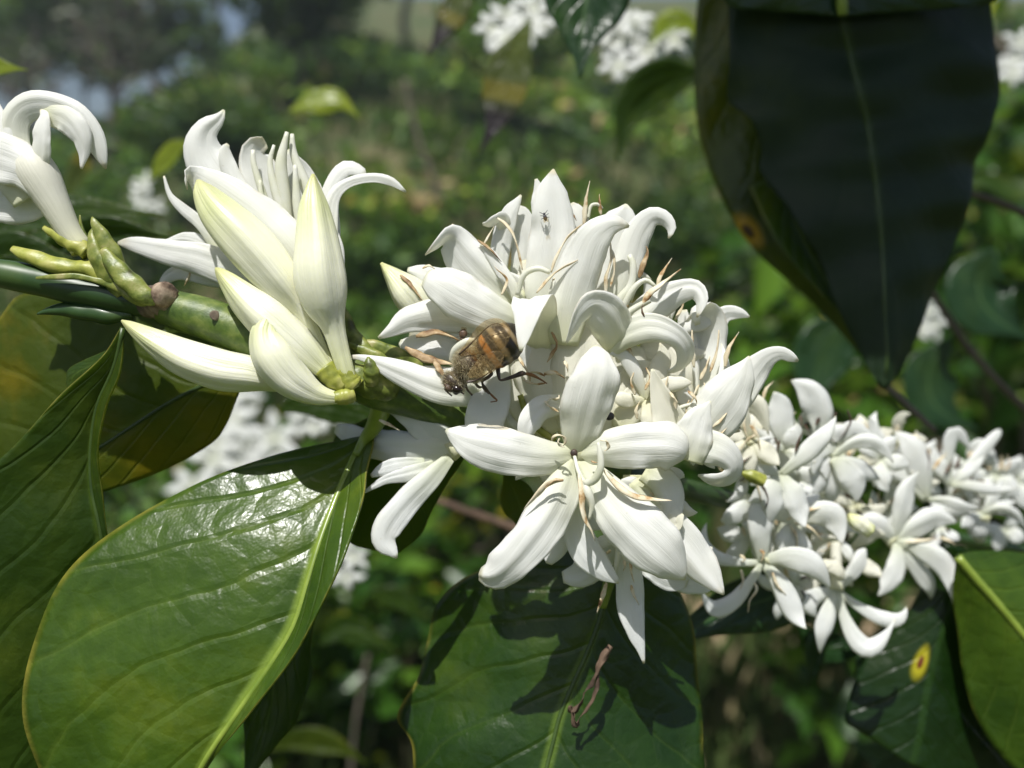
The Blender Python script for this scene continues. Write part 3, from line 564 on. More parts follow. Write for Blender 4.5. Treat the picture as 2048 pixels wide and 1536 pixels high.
leaf3('broad dark leaf with a yellow ringed rust spot at the lower right', [
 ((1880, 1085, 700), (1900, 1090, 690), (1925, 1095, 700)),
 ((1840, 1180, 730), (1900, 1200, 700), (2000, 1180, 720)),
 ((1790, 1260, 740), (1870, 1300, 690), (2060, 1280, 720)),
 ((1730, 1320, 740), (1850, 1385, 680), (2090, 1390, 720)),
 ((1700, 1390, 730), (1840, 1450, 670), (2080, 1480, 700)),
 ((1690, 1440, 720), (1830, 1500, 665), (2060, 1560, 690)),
 ((1710, 1455, 715), (1820, 1530, 660), (2000, 1600, 680))], M_LEAF_SPOT_SHADE, bulge=.04, mid=None)
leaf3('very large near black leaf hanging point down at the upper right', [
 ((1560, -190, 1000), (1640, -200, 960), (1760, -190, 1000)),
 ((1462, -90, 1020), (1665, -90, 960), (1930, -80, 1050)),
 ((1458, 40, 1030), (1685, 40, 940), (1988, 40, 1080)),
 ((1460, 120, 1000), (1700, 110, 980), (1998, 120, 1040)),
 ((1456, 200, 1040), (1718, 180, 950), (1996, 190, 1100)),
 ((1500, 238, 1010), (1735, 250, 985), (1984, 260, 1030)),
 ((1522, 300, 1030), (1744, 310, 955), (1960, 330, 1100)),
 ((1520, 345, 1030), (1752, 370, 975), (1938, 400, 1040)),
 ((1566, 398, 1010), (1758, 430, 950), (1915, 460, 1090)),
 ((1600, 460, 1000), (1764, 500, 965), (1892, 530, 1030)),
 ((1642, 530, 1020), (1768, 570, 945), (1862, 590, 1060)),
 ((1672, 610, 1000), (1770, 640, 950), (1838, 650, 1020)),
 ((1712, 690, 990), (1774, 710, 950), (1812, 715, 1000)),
 ((1755, 768, 965), (1768, 778, 955), (1780, 772, 965))], M_LEAF_TOP_SHADE, bulge=.05, mid=(9, 5), midm=M_MIDRIB_D, n=90, mm=18, wave=.035)
leaf3('olive leaf behind the very large one, a brown spot on its edge', [
 ((1470, -160, 1300), (1560, -160, 1260), (1640, -160, 1300)),
 ((1404, -40, 1320), (1560, -40, 1270), (1760, -30, 1320)),
 ((1388, 120, 1330), (1580, 120, 1270), (1780, 130, 1330)),
 ((1396, 260, 1330), (1600, 260, 1270), (1800, 280, 1330)),
 ((1440, 390, 1320), (1620, 390, 1260), (1800, 400, 1320)),
 ((1500, 490, 1310), (1640, 480, 1250), (1780, 490, 1310)),
 ((1580, 565, 1300), (1670, 560, 1240), (1760, 570, 1300)),
 ((1650, 630, 1290), (1700, 640, 1240), (1750, 640, 1290)),
 ((1712, 700, 1270), (1730, 710, 1250), (1745, 700, 1270))], M_LEAF_OLV, bulge=.06, mid=None, n=70, mm=14, wave=.03)
leaf3('narrow green leaf showing in the gap beside the very large one', [
 ((1500, 372, 1160), (1560, 352, 1200), (1640, 352, 1200)), ((1512, 402, 1150), (1580, 412, 1170), (1680, 412, 1190)), ((1530, 440, 1130), (1600, 470, 1140), (1690, 470, 1160)),
 ((1560, 490, 1100), (1630, 525, 1110), (1700, 530, 1130)), ((1608, 550, 1080), (1660, 580, 1080), (1710, 590, 1110)), ((1660, 608, 1060), (1685, 625, 1060), (1700, 625, 1080))], M_LEAF, mid=None, n=40)
leaf3('dark leaf overlapping the top of the very large one, its stalk showing', [
 ((1440, -180, 900), (1670, -200, 880), (1900, -180, 900)), ((1450, -60, 900), (1680, -60, 880), (1960, -60, 900)), ((1455, 10, 905), (1684, 26, 885), (1985, 5, 905)), ((1560, 22, 905), (1684, 32, 887), (1830, 20, 905))], M_LEAF_D, mid=None)
tw = thing('leaf_stalk', 'short pale green stalk at the very top over the dark leaves', 'leaf stalk', P(1685, 0, 860)); tpart(tw, 'stalk', [(1684, -60, 850, 26), (1684, 0, 860, 24), (1686, 30, 870, 20)], M_MIDRIB)
# ------------------------------------------------------------------ blurred leaves behind
GF = 'blurred leaves behind the blossoms'
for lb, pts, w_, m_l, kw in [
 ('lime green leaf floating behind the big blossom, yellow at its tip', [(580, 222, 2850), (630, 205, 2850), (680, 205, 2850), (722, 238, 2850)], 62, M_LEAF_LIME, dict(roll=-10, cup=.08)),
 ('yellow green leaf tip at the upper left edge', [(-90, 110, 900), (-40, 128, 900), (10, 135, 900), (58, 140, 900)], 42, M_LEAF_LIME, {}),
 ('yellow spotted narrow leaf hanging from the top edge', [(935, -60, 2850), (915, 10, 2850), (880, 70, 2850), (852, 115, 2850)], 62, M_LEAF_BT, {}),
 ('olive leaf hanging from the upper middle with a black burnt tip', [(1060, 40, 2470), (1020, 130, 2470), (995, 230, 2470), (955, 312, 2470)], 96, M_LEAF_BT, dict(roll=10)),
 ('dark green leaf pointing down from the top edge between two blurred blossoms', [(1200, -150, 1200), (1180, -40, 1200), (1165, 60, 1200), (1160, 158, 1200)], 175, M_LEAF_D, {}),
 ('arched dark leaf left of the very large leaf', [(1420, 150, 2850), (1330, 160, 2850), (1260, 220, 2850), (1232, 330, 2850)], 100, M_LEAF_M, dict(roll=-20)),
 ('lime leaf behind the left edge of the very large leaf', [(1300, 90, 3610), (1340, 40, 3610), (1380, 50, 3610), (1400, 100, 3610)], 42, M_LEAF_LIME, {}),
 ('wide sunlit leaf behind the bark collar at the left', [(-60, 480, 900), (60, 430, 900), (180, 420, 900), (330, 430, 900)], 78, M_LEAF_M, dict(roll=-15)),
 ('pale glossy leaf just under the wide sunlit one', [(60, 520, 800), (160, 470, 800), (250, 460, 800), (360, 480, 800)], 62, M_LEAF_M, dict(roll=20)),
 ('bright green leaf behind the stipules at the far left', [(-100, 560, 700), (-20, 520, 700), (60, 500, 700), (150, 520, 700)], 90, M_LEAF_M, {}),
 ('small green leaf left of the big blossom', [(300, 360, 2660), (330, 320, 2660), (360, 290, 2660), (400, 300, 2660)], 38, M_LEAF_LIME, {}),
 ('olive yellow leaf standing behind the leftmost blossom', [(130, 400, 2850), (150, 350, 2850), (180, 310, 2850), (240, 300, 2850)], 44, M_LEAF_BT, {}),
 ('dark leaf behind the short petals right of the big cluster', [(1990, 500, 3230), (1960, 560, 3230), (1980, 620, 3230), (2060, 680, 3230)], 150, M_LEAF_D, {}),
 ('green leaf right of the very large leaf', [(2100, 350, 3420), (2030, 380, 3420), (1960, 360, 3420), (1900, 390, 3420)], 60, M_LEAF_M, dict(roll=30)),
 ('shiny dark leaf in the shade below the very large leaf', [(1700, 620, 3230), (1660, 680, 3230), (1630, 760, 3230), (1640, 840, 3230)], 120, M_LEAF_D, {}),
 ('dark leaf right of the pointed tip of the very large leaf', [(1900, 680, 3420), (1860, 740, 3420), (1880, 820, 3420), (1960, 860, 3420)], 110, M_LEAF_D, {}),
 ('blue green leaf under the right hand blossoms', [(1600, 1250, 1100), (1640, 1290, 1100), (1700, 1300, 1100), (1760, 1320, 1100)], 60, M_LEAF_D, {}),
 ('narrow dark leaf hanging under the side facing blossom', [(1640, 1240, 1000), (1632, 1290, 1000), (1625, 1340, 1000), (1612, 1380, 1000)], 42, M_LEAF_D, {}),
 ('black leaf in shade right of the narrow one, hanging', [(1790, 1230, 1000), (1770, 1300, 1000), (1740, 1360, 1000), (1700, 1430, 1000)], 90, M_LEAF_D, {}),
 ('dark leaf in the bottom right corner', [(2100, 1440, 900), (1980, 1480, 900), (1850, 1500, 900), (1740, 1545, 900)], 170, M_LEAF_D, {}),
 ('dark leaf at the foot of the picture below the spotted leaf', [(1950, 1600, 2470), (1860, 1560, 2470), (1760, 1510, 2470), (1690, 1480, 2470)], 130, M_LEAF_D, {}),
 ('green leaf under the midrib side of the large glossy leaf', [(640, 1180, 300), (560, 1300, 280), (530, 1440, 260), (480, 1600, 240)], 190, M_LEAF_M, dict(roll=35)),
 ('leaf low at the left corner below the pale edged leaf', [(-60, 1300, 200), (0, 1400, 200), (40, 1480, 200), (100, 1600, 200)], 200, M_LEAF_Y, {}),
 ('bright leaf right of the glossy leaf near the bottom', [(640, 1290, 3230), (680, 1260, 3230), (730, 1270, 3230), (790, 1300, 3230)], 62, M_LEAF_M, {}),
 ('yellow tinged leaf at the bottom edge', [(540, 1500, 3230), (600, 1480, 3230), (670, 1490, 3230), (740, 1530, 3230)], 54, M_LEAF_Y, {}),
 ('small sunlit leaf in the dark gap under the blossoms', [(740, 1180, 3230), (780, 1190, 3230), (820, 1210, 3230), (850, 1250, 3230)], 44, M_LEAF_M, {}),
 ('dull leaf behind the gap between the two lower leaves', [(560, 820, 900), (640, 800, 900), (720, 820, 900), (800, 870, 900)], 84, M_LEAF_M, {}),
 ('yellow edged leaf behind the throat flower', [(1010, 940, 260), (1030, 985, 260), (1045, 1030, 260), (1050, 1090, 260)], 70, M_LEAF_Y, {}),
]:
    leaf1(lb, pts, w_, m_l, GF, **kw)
GT = 'thin twigs behind the branch'
for lb, pts, m_t in [
 ('dark twig at the right edge beside the very large leaf', [(1930, 385, 1600, 14), (1990, 402, 1600, 15), (2080, 440, 1600, 17)], M_GREYTW),
 ('brown twig slanting down at the right under the very large leaf', [(1850, 560, 1700, 12), (1940, 700, 1700, 14), (2060, 830, 1700, 17)], M_GREYTW),
 ('grey twig ending just above the right hand blossoms', [(1760, 760, 1300, 12), (1810, 805, 1200, 12), (1870, 862, 1100, 12)], M_GREYTW),
 ('orange brown twig under the middle of the cluster', [(860, 996, 2500, 15), (940, 1025, 2500, 17), (1040, 1060, 2500, 18)], M_DRY),
 ('long pale dry stalk leaning behind the big blossom', [(810, 160, 22000, 9), (838, 280, 22000, 10), (885, 410, 22000, 11)], M_GREYTW),
 ('straight grey dry stem standing at the bottom left of the gap', [(700, 1560, 9000, 9), (712, 1440, 9000, 9), (735, 1310, 9000, 8)], M_GREYTW),
]:
    t = thing('twig', lb, 'twig', P(*pts[0][:3]), GT); tpart(t, 'stem', pts, m_t, bump=.06)

GO = 'unseen leaves added above the frame for shade'  # unseen leaves added toward the sun to shade the upper right
so_ = np.array(SUN)
for i, (x, y, z, L, w_, a_) in enumerate([(1700, 60, 1030, .085, .046, .2), (1760, 160, 1030, .09, .05, -.3), (1740, 380, 1000, .085, .045, .5), (1840, 500, 1000, .07, .04, 1.2), (1850, 250, 1050, .08, .045, .9), (1800, 650, 1500, .13, .07, .3), (1950, 600, 1600, .14, .08, 1.0), (1700, 760, 1700, .12, .06, -.6), ]):
    c_ = P(x, y, z) + so_ * (.10 + .012 * i if i < 10 else .062); d_ = np.array([math.cos(a_), .5 * math.sin(a_), -.35]); d_ = unit(d_)
    if i >= 10: c_ = P(x, y, z) + so_ * .085
    sp = [(*(c_ + d_ * L * (t - .5)), w_ * f) for t, f in LP]; t = thing('coffee_leaf', 'unseen dark leaf added above the picture frame to cast shade', 'leaf', c_, GO)
    V, F, U = ribbon(sp, -.1, .00035, 20, 9, .02, nx(), side=unit(np.cross(d_, so_)), world=True); part('blade', mesh_from('blade', V, F, U), M_LEAF_D, t)
# ================================================================== BUDS
CB = 'closed coffee flower buds'
bud('closed bud lying lowest at the left, its tip touching the leaf edge', [(640, 790, 30, 18), (600, 778, 20, 24), (550, 762, 6, 46), (505, 748, -4, 74), (440, 738, -12, 88), (370, 714, -15, 80), (305, 680, -15, 52), (262, 653, -15, 24), (243, 641, -15, 4)])
bud('tall closed bud leaning left across the big blossom', [(690, 775, 4, 30), (668, 748, 2, 24), (636, 680, 0, 26), (604, 620, -4, 46), (560, 562, -10, 90), (500, 492, -14, 104), (440, 430, -12, 84), (408, 385, -8, 48), (396, 360, -6, 8)], [(700, 775, 4, 36), (684, 760, 0, 40), (668, 738, -2, 32)])
bud('upright closed bud with a clear neck, tip pointing straight up', [(706, 778, -14, 30), (694, 748, -16, 36), (680, 700, -20, 40), (666, 650, -25, 52), (650, 605, -32, 92), (640, 555, -36, 108), (634, 490, -34, 92), (628, 420, -28, 66), (626, 375, -26, 32), (626, 348, -26, 6)], [(712, 774, -12, 36), (700, 764, -14, 40), (688, 736, -16, 34)])
bud('closed bud slanting between the tall one and the curved one', [(680, 768, -12, 26), (650, 742, -14, 44), (605, 700, -18, 76), (550, 650, -22, 92), (500, 606, -22, 76), (462, 568, -20, 46), (440, 545, -18, 22), (431, 536, -18, 5)], [(690, 772, -12, 36), (668, 758, -16, 42), (648, 736, -18, 46)])
bud('greenest closed bud, bent like a horn in front of the others', [(700, 792, -20, 26), (672, 796, -26, 28), (630, 788, -36, 50), (585, 758, -44, 82), (548, 712, -48, 92), (532, 670, -48, 66), (540, 634, -44, 34), (545, 612, -44, 6)], [(708, 788, -16, 30), (690, 793, -22, 34), (668, 796, -28, 26)])
bud('closed bud behind the brown anther at the left of the white cluster', [(900, 690, 90, 30), (860, 640, 75, 60), (820, 590, 60, 76), (786, 552, 60, 40), (762, 526, 60, 6)])
# ================================================================== FLOWERS IN FOCUS
# --- the one at the left edge
f = flower('leftmost blossom, cut by the picture edge, its petals arching over like a hook', (140, 470, 30))
ctube(f, [(165, 500, 26, 46), (140, 465, 24, 46), (110, 410, 20, 60), (80, 355, 18, 78), (62, 325, 20, 70), (52, 305, 26, 30)])
petal(f, [(52, 350, 30, 70), (28, 290, 24, 66), (32, 238, 18, 62), (62, 212, 14, 60), (105, 212, 12, 58), (150, 232, 12, 60), (185, 272, 16, 50), (202, 310, 20, 30), (212, 338, 24, 4)], .2)
petal(f, [(88, 225, 16, 50), (130, 235, 6, 60), (160, 268, 4, 48), (168, 305, 8, 26), (163, 338, 12, 5)], .22)
petal(f, [(72, 345, 6, 30), (82, 310, -2, 42), (84, 265, -6, 38), (88, 232, -2, 22), (82, 220, 4, 6)], .2)
petal(f, [(60, 400, 20, 70), (25, 340, 16, 92), (-5, 275, 16, 80), (-25, 200, 20, 40)], .15)
petal(f, [(100, 400, 34, 50), (60, 405, 36, 84), (10, 400, 36, 96), (-60, 385, 36, 70)], .1)
petal(f, [(118, 430, 8, 16), (85, 385, 0, 50), (50, 340, -6, 84), (10, 320, 0, 110), (-60, 300, 0, 110)], .15)
# --- the big blossom behind the buds
f = flower('big blossom opening upwards behind the closed buds', (600, 600, 70))
ctube(f, [(690, 770, 50, 34), (660, 700, 54, 46), (630, 620, 58, 74), (600, 560, 60, 96)])
petal(f, [(560, 520, 100, 60), (500, 440, 96, 78), (445, 370, 92, 94), (408, 310, 90, 84), (410, 265, 86, 56), (438, 238, 82, 26), (448, 220, 82, 5)], .16)
petal(f, [(530, 470, 82, 34), (485, 390, 78, 42), (455, 330, 76, 36), (450, 300, 72, 22), (456, 288, 70, 6)], .22)
petal(f, [(625, 640, 50, 110), (580, 540, 36, 150), (510, 455, 30, 138), (445, 395, 28, 104), (405, 362, 26, 66), (382, 348, 22, 36), (370, 350, 8, 30), (374, 378, 0, 6)], .12, n=30)
petal(f, [(600, 540, 90, 60), (560, 440, 84, 90), (520, 350, 82, 80), (508, 300, 78, 52), (530, 285, 70, 26)], -.16)
petal(f, [(640, 560, 90, 60), (625, 460, 90, 100), (600, 360, 92, 70), (585, 318, 92, 30), (575, 300, 92, 8)], -.16)
petal(f, [(640, 600, 60, 60), (650, 500, 60, 64), (658, 420, 66, 44), (662, 375, 70, 30), (690, 338, 76, 36), (720, 342, 80, 24), (732, 352, 80, 5)], .14)
petal(f, [(650, 560, 44, 50), (655, 470, 44, 44), (664, 400, 46, 30), (692, 368, 50, 24), (740, 356, 52, 22), (780, 362, 54, 20), (812, 384, 56, 4)], .14)
petal(f, [(640, 640, 40, 70), (660, 560, 40, 56), (668, 500, 44, 40), (660, 440, 50, 20)], .1)
for sp in ([(575, 470, 66, 26), (570, 400, 62, 26), (562, 330, 58, 24), (574, 264, 56, 8)], [(640, 440, 76, 20), (612, 370, 76, 22), (588, 310, 76, 16), (584, 268, 76, 8)],
           [(560, 480, 70, 14), (530, 400, 66, 16), (508, 330, 64, 12), (506, 300, 64, 8)], [(590, 480, 60, 16), (556, 400, 56, 18), (540, 330, 56, 12), (548, 290, 56, 6)],
           [(610, 500, 56, 16), (596, 420, 52, 20), (592, 370, 50, 14), (590, 330, 50, 8)], [(590, 500, 60, 14), (545, 440, 56, 16), (524, 395, 54, 12), (520, 360, 54, 6)]): style(f, sp, 'stamen')
petal(f, [(560, 600, 110, 70), (480, 550, 108, 74), (400, 518, 104, 70), (320, 500, 100, 48), (262, 488, 98, 28), (236, 486, 98, 6)], .12)
petal(f, [(450, 520, 124, 30), (410, 488, 124, 28), (370, 475, 122, 22), (330, 482, 122, 5)], .1)
petal(f, [(440, 500, 116, 34), (404, 450, 112, 26), (366, 418, 110, 22), (340, 390, 110, 12), (328, 352, 110, 4)], .1)
petal(f, [(480, 560, 126, 44), (420, 552, 126, 44), (365, 545, 128, 34), (335, 555, 130, 24), (318, 572, 130, 6)], .15)
anther(f, [(380, 545, 120), (376, 558, 118), (368, 572, 116)], 6)
# --- upper left flower of the white cluster, over the bee
f = flower('blossom above the bee, one white petal tip covering the end of its body', (1040, 625, 10))
petal(f, [(1075, 700, 40, 50), (1080, 640, 10, 70), (1072, 605, -40, 84), (1064, 592, -84, 84), (1058, 612, -116, 74), (1052, 645, -124, 50), (1046, 680, -126, 26), (1041, 702, -126, 4)], .1, n=34, curl=.08)
petal(f, [(1045, 650, 20, 50), (995, 632, -6, 74), (930, 598, -22, 96), (880, 568, -22, 84), (852, 555, -10, 40)], .2, curl=.1)
petal(f, [(1040, 610, 40, 55), (990, 575, 34, 84), (940, 525, 30, 90), (908, 484, 22, 68), (892, 472, 8, 48), (872, 490, -6, 34), (850, 510, -10, 4)], .14, curl=.06)
petal(f, [(1000, 650, 36, 60), (930, 635, 30, 70), (870, 632, 22, 72), (815, 642, 14, 52), (785, 660, 8, 28), (757, 676, 8, 6)], .22, curl=.12)
petal(f, [(975, 720, 44, 40), (920, 705, 40, 60), (865, 692, 40, 56), (818, 690, 46, 40), (800, 684, 50, 12)], .14)
petal(f, [(960, 620, 70, 50), (900, 570, 74, 54), (850, 548, 76, 40), (815, 540, 78, 10)], .14)
petal(f, [(1045, 615, 26, 20), (1015, 560, 20, 28), (985, 515, 20, 24), (962, 488, 22, 8)], .2)
petal(f, [(1000, 710, 60, 60), (950, 690, 58, 90), (880, 670, 58, 90), (820, 660, 60, 50)], .05, M_PET_C)
anther(f, [(800, 550, 30), (822, 570, 26), (848, 606, 24)], 11, M_ANTH_BR)
anther(f, [(832, 673, 10), (872, 664, 4), (900, 672, 2), (922, 684, 2)], 17, M_ANTH_BR)
anther(f, [(1003, 590, 4), (1014, 560, 6), (995, 540, 6), (988, 532, 6)], 8)
anther(f, [(955, 480, 14), (980, 498, 12), (1003, 524, 12)], 8, M_ANTH_BR)
anther(f, [(904, 448, 26), (912, 458, 26), (917, 468, 28)], 7, M_ANTH_BR)
anther(f, [(845, 537, 26), (858, 531, 24), (872, 540, 26)], 7, M_ANTH)
anther(f, [(952, 660, 2), (955, 645, 2), (962, 630, 2)], 9, M_ANTH, fil=[(945, 700, 10, 18), (950, 675, 4, 14), (953, 655, 2, 8)])
style(f, [(905, 722, 10, 16), (912, 700, -4, 18), (935, 684, -14, 18), (950, 684, -10, 12)])
# --- small flower at the top of the cluster, left
f = flower('small blossom with a leaning petal tip, just left of the tallest petal', (1010, 560, 70))
petal(f, [(992, 600, 70, 30), (996, 540, 68, 38), (1004, 480, 64, 42), (1018, 430, 60, 38), (1034, 404, 58, 18), (1042, 390, 58, 4)], .14)
petal(f, [(1010, 470, 66, 20), (1004, 440, 52, 34), (990, 440, 44, 36), (976, 448, 44, 24), (966, 449, 46, 10)], .14)
petal(f, [(1030, 600, 90, 40), (1046, 530, 88, 50), (1050, 470, 86, 58), (1036, 430, 84, 46), (1025, 414, 82, 14)], .14)
anther(f, [(968, 488, 40), (978, 470, 40), (990, 450, 42)], 6)
anther(f, [(995, 436, 30), (1018, 455, 26), (1032, 485, 24), (1045, 540, 24)], 10, tw=3)
# --- the tallest petal flower
f = flower('blossom with the tallest upright petal, a tiny fly sitting on it', (1105, 640, 40))
petal(f, [(1096, 680, 50, 80), (1094, 600, 42, 92), (1098, 520, 34, 100), (1108, 450, 28, 98), (1104, 390, 26, 68), (1104, 362, 26, 36), (1107, 338, 26, 3)], .14, ruf=.05)
petal(f, [(1086, 460, 44, 40), (1082, 410, 42, 40), (1078, 380, 42, 24), (1072, 358, 42, 6)], .1)
petal(f, [(1150, 520, 60, 40), (1160, 470, 56, 50), (1152, 430, 54, 44), (1140, 408, 54, 16)], .14)
petal(f, [(1128, 690, 20, 60), (1136, 620, 12, 92), (1158, 545, -4, 94), (1184, 480, -16, 80), (1215, 452, -20, 52), (1240, 448, -20, 28), (1258, 453, -18, 5)], .2, curl=.08)
petal(f, [(1060, 700, 56, 60), (1064, 620, 56, 80), (1060, 560, 60, 60), (1050, 520, 64, 20)], .1, M_PET_C)
anther(f, [(1102, 545, 8), (1112, 515, 4), (1135, 475, 4), (1165, 448, 6)], 9, tw=3)
anther(f, [(1073, 586, -6), (1095, 560, -14), (1118, 540, -18), (1156, 520, -20)], 9, tw=3, fil=[(1035, 590, 10, 10), (1048, 550, -2, 12), (1075, 537, -8, 12), (1100, 545, -12, 9)])
anther(f, [(1168, 450, 44), (1172, 400, 40), (1180, 362, 38)], 12, tw=2)
anther(f, [(1202, 430, 44), (1199, 405, 42), (1199, 388, 42)], 9, fil=[(1176, 436, 44, 7), (1182, 412, 44, 7), (1196, 409, 44, 7), (1204, 418, 44, 7)])
anther(f, [(1142, 424, 34), (1148, 432, 34), (1153, 442, 34)], 6, M_ANTH_BR)
anther(f, [(1110, 556, -4), (1106, 560, -6), (1104, 566, -6)], 5)
# --- upper right
f = flower('blossom at the upper right of the cluster, a petal curling over to the right', (1215, 630, 50))
petal(f, [(1205, 690, 60, 60), (1222, 600, 60, 70), (1232, 520, 60, 76), (1234, 460, 58, 78), (1248, 428, 56, 54), (1252, 408, 56, 5)], .14)
petal(f, [(1218, 640, 44, 40), (1238, 580, 40, 52), (1258, 520, 36, 62), (1276, 466, 30, 56), (1302, 434, 24, 44), (1328, 436, 18, 34), (1343, 458, 14, 22), (1337, 477, 12, 4)], .2, curl=.08)
petal(f, [(1190, 700, 70, 70), (1192, 600, 70, 70), (1200, 520, 70, 50), (1204, 480, 70, 20)], .1, M_PET_C)
anther(f, [(1212, 590, 10), (1212, 555, 6), (1222, 520, 6), (1220, 480, 10)], 11, tw=3)
anther(f, [(1220, 575, 8), (1228, 545, 6), (1228, 515, 6), (1220, 492, 10)], 8, M_ANTH, tw=4)
# --- the pistil and stamen spray at the right
f = flower('blossom with long filaments and pointed tan anthers spreading to the right', (1230, 660, 20))
petal(f, [(1230, 690, 40, 50), (1265, 650, 30, 64), (1315, 608, 20, 66), (1362, 582, 12, 52), (1392, 580, 4, 44), (1404, 600, -4, 34), (1400, 620, -6, 18), (1394, 635, -6, 4)], .2, curl=.1)
petal(f, [(1215, 700, 10, 40), (1255, 668, -8, 58), (1300, 655, -20, 62), (1345, 668, -26, 48), (1370, 695, -12, 40), (1368, 725, 12, 36), (1345, 742, 30, 26), (1308, 743, 36, 5)], .12, n=32, curl=.05)
petal(f, [(1240, 700, 20, 54), (1232, 668, -6, 84), (1212, 632, -34, 92), (1186, 612, -52, 78), (1160, 628, -62, 58), (1144, 660, -62, 34), (1132, 688, -60, 4)], .2, n=30, curl=.1)
petal(f, [(1250, 600, 60, 30), (1262, 550, 60, 44), (1272, 520, 58, 36), (1268, 502, 58, 12)], .16)
style(f, [(1222, 640, 20, 22), (1240, 600, 14, 20), (1262, 570, 10, 16), (1266, 530, 8, 14), (1258, 510, 10, 10)])
anther(f, [(1278, 556, 4), (1286, 530, 2), (1295, 505, 2), (1292, 492, 4)], 13, M_ANTH_BR, tw=1.5)
anther(f, [(1284, 614, -16), (1296, 590, -18), (1318, 572, -20), (1362, 538, -18)], 15, M_ANTH, tw=2, fil=[(1228, 655, 6, 14), (1262, 622, -8, 14), (1300, 600, -14, 12)])
anther(f, [(1314, 574, -6), (1322, 550, -6), (1344, 516, -4)], 10, M_ANTH, fil=[(1230, 650, 20, 14), (1262, 585, 4, 13), (1290, 560, -2, 10), (1312, 574, -4, 7)])
anther(f, [(1236, 628, -4), (1248, 618, -6), (1256, 610, -6)], 8, M_ANTH_BR)
anther(f, [(1289, 634, -20), (1284, 622, -20), (1285, 608, -18)], 5, M_ANTH_DK)
# --- shaded petals in the middle
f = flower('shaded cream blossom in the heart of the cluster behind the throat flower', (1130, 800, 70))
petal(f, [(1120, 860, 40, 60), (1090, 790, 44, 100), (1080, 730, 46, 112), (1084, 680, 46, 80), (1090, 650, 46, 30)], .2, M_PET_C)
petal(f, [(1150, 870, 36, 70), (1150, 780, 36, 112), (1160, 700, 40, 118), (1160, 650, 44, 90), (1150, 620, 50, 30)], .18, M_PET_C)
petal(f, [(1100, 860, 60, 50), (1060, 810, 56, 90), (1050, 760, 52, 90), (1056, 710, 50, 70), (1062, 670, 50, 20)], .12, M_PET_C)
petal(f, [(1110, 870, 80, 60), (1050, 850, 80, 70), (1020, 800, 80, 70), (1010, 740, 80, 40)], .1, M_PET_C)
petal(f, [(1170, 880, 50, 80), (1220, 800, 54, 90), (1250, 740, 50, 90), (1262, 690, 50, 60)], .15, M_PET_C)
anther(f, [(1103, 664, 6), (1114, 688, 0), (1106, 705, 0), (1094, 725, 2)], 10, M_ANTH_BR, tw=4)
anther(f, [(1128, 722, 4), (1134, 732, 2), (1136, 745, 4)], 9)
anther(f, [(1088, 748, -2), (1110, 745, -6), (1130, 757, -4)], 12)
anther(f, [(1036, 712, 6), (1048, 732, 2), (1058, 750, 0), (1060, 768, 0)], 10, tw=3)
anther(f, [(1046, 760, -4), (1070, 768, -6), (1092, 766, -6)], 8, tw=3)
anther(f, [(1090, 752, -6), (1070, 744, -8), (1045, 748, -6)], 6)
style(f, [(1040, 790, 40, 12), (1055, 830, 36, 14), (1080, 860, 34, 14), (1110, 880, 40, 14)], 'calyx_rib', M_CALYX)
# --- right middle
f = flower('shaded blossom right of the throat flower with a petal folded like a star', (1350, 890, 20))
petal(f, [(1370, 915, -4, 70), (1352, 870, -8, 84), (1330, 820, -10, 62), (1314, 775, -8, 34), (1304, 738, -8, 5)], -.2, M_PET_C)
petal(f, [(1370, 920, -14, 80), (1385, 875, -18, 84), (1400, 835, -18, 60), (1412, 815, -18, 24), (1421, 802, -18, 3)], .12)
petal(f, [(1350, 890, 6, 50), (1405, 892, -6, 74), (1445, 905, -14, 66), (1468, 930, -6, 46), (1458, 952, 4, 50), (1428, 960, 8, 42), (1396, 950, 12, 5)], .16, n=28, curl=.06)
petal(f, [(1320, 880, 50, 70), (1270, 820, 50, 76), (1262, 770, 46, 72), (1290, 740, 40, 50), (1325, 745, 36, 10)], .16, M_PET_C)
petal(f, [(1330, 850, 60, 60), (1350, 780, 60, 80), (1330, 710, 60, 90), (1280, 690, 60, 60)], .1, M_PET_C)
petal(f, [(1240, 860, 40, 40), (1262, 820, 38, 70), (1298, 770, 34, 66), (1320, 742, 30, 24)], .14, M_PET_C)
anther(f, [(1340, 785, -14), (1350, 800, -16), (1352, 820, -14)], 11, tw=4)
anther(f, [(1376, 782, -10), (1390, 795, -12), (1394, 808, -10)], 9)
anther(f, [(1275, 838, 10), (1272, 820, 8), (1280, 802, 8)], 9)
anther(f, [(1252, 690, 20), (1262, 705, 18), (1268, 716, 18)], 12)
f = flower('blossom at the right of the cluster, round cupped petal holding stamens', (1420, 800, 60))
petal(f, [(1400, 840, 60, 60), (1402, 760, 74, 90), (1408, 690, 82, 96), (1408, 640, 76, 84), (1400, 614, 60, 50), (1392, 628, 44, 34), (1396, 650, 38, 14)], -.22, n=30)
petal(f, [(1410, 700, 110, 40), (1425, 655, 104, 46), (1450, 628, 100, 36), (1478, 627, 98, 24), (1499, 634, 98, 4)], .1)
petal(f, [(1375, 900, 10, 60), (1415, 850, 2, 104), (1452, 800, -4, 108), (1478, 760, -6, 76), (1492, 730, -6, 30), (1498, 712, -6, 3)], .18, curl=.05)
petal(f, [(1430, 850, 50, 50), (1478, 790, 46, 66), (1508, 745, 44, 60), (1535, 715, 36, 40), (1562, 706, 30, 28), (1582, 714, 26, 22), (1596, 722, 26, 6)], .16)
petal(f, [(1360, 820, 80, 60), (1370, 740, 84, 60), (1372, 670, 86, 40), (1365, 620, 86, 20)], .1)
